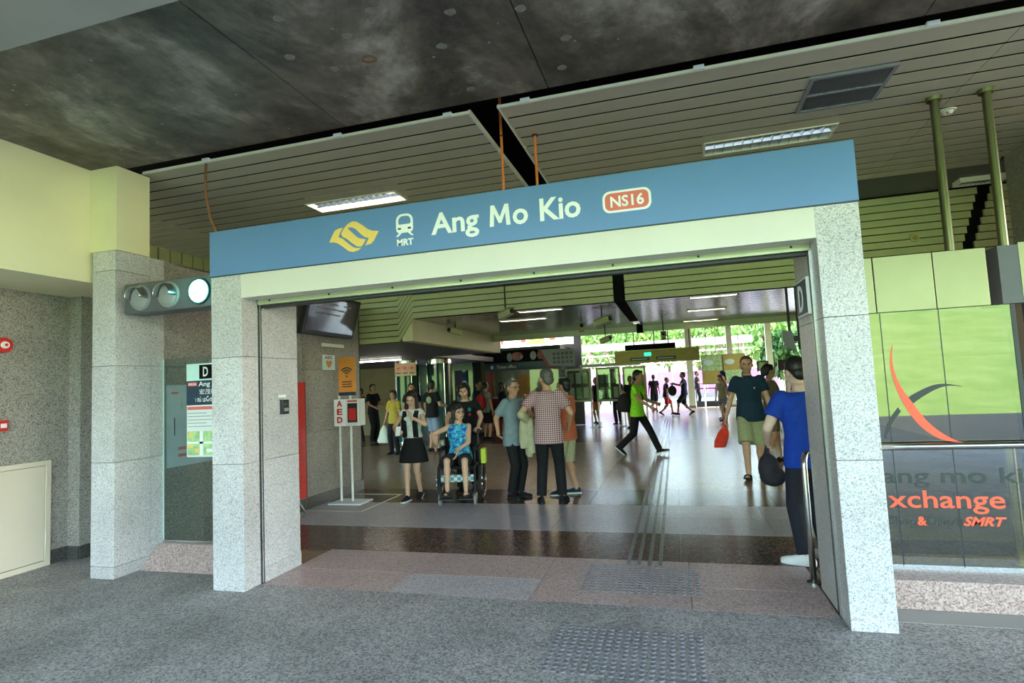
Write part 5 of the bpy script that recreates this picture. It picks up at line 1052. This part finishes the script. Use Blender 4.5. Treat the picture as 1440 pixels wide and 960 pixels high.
for x, lab in [(5.8, 'ticket gate with dark sign head beside the polo man'), (6.3, 'ticket gate with dark sign head next to the right pillar')]:
    e = empty('ticket_gate', (x+.12, 12.2, 0), lab, 'ticket gate', 'ticket gates'); bx('cabinet', 'steel', e, x, x+.24, 11.8, 13.2, 0, 1.0, bev=.02); MB().cyl((x+.12, 12.0, 1.0), (x+.12, 12.0, 1.62), .03).build('post', 'steel', e); bx('sign_head', 'dark_metal', e, x-.02, x+.26, 11.97, 12.05, 1.60, 1.86); bx('display', 'screen', e, x+.01, x+.23, 11.965, 11.97, 1.63, 1.83); bx('flap', 'dark_red', e, x+.24, x+.44, 12.4, 12.43, .3, .9)
for x, y, w, lab in [(4.32, 25.4, .3, 'slim pale column beside the far exit, left'), (6.24, 25.4, .24, 'olive column at the far exit, middle'), (8.0, 25.4, .26, 'olive column at the far exit, right')]:
    e = empty('square_column', (x+w/2, y, 0), lab, 'column', 'columns at the far exit'); bx('shaft', 'rail_metal', e, x, x+w, y, y+.3, .12, 4.42); bx('plinth', 'dark_grey', e, x-.02, x+w+.02, y-.02, y+.32, 0, .12)
lr = empty('barrier_rail', (5.6, 25.8, 0), 'dark low barrier rail across the far exit', 'barrier')
for x in (4.7, 5.6, 6.5, 7.4): MB().cyl((x, 25.8, 0), (x, 25.8, .95), .025).build('post', 'dark_metal', lr)
bx('rail', 'dark_metal', lr, 4.7, 7.4, 25.78, 25.82, .9, .95); bx('lower_panel', 'dark_metal', lr, 4.7, 7.4, 25.79, 25.81, .02, .30)
# ================================================================== OUTSIDE THE FAR EXIT
cn = empty('walkway_canopy', (4.5, 34, 0), 'pinkish covered walkway roof with truss outside the far exit', 'canopy')
bx('roof_sheet', 'canopy_paint', cn, -2, 8.3, 32.5, 36.5, 3.72, 3.82); bx('fascia', 'canopy_paint', cn, -2, 8.3, 32.4, 32.5, 3.40, 3.86); bx('purlin', 'canopy_paint', cn, -2, 8.3, 32.55, 32.65, 3.05, 3.15); bx('bottom_chord', 'canopy_paint', cn, -2, 8.0, 33.0, 33.1, 2.42, 2.52)
for k in range(10):
    x = -2+k*1.0
    for a, b in (((x, 33.05, 2.5), (x+.5, 33.05, 3.4)), ((x+.5, 33.05, 3.4), (x+1.0, 33.05, 2.5))): MB().cyl(a, b, .05, n=8).build('truss_bar', 'canopy_paint', cn)
for x in (-1.5, 1.6, 4.7, 7.8): MB().cyl((x, 33.05, 0), (x, 33.05, 3.7), .09, n=12).build('post', 'canopy_paint', cn)
hd_ = empty('hoarding', (3, 40, 0), 'bright pink site hoarding beyond the walkway', 'hoarding')
for k in range(14): bx('panel', 'pink', hd_, -6+k*1.2, -6+k*1.2+1.18, 40, 40.05, .35, 1.95)
bx('base_rail', 'pale_concrete', hd_, -6, 10.8, 39.97, 40.08, .0, .35)
def tree(x, y, hgt, r, lab, mat='leaf', n=900):
    e = empty('tree', (x, y, 0), lab, 'tree', 'trees beyond the far exit'); MB().tube([(x, y, -.05), (x+.1, y, hgt*.3), (x-.05, y+.1, hgt*.55), (x, y, hgt*.8)], [.2, .16, .13, .06], 10).build('trunk', 'bark', e, smooth=True)
    for k in range(5): t = k*1.26; MB().tube([(x, y, hgt*(.4+.07*k)), (x+r*.4*math.cos(t), y+r*.4*math.sin(t), hgt*(.6+.05*k)), (x+r*.7*math.cos(t), y+r*.7*math.sin(t), hgt*(.72+.04*k))], [.08, .05, .02], 7).build('branch', 'bark', e, smooth=True)
    m = MB(); rd = random.Random(int(x*7+y))
    for k in range(n):
        while True:
            p = V((rd.uniform(-1, 1), rd.uniform(-1, 1), rd.uniform(-1, 1)))
            if .25 < p.length < 1: break
        c = V((x, y, hgt*.68))+V((p.x*r, p.y*r, p.z*hgt*.36)); q = Euler((rd.uniform(0, 6), rd.uniform(0, 6), rd.uniform(0, 6))).to_matrix(); L = rd.uniform(.2, .36)
        m.add([c+q@V((-L, 0, 0)), c+q@V((0, -L*.45, .03)), c+q@V((L, 0, 0)), c+q@V((0, L*.45, .03))], [(0, 1, 2, 3)])
    m.build('foliage', mat, e)['kind'] = 'stuff'
for k, (x, y, h_, r_) in enumerate([(5.6, 44, 7, 2.3), (10.2, 41, 6.5, 2.6), (12.5, 33, 5.5, 2.2), (.8, 46, 7.5, 2.3), (-4.2, 47, 7.0, 2.5), (15, 38, 6.5, 2.6), (9.5, 29.5, 3.6, 1.2), (3.2, 53, 8, 2.4), (8.6, 53, 8, 2.4), (-1.8, 53, 8, 2.3)]):
    tree(x, y, h_, r_, ['leafy tree above the walkway canopy', 'tall leafy tree right of the canopy end', 'leafy tree at the right of the far exit', 'leafy tree behind the middle of the canopy', 'leafy tree behind the left of the canopy', 'leafy tree at the far right outside', 'small dark bushy tree near the right columns', 'rear leafy tree between the middle and right of the canopy', 'rear leafy tree right of the pink hoarding', 'rear leafy tree left of the pink hoarding'][k], 'leaf_dark' if k == 6 else 'leaf', 1500 if k != 6 else 900)

bpy.data.scenes.remove(TS)
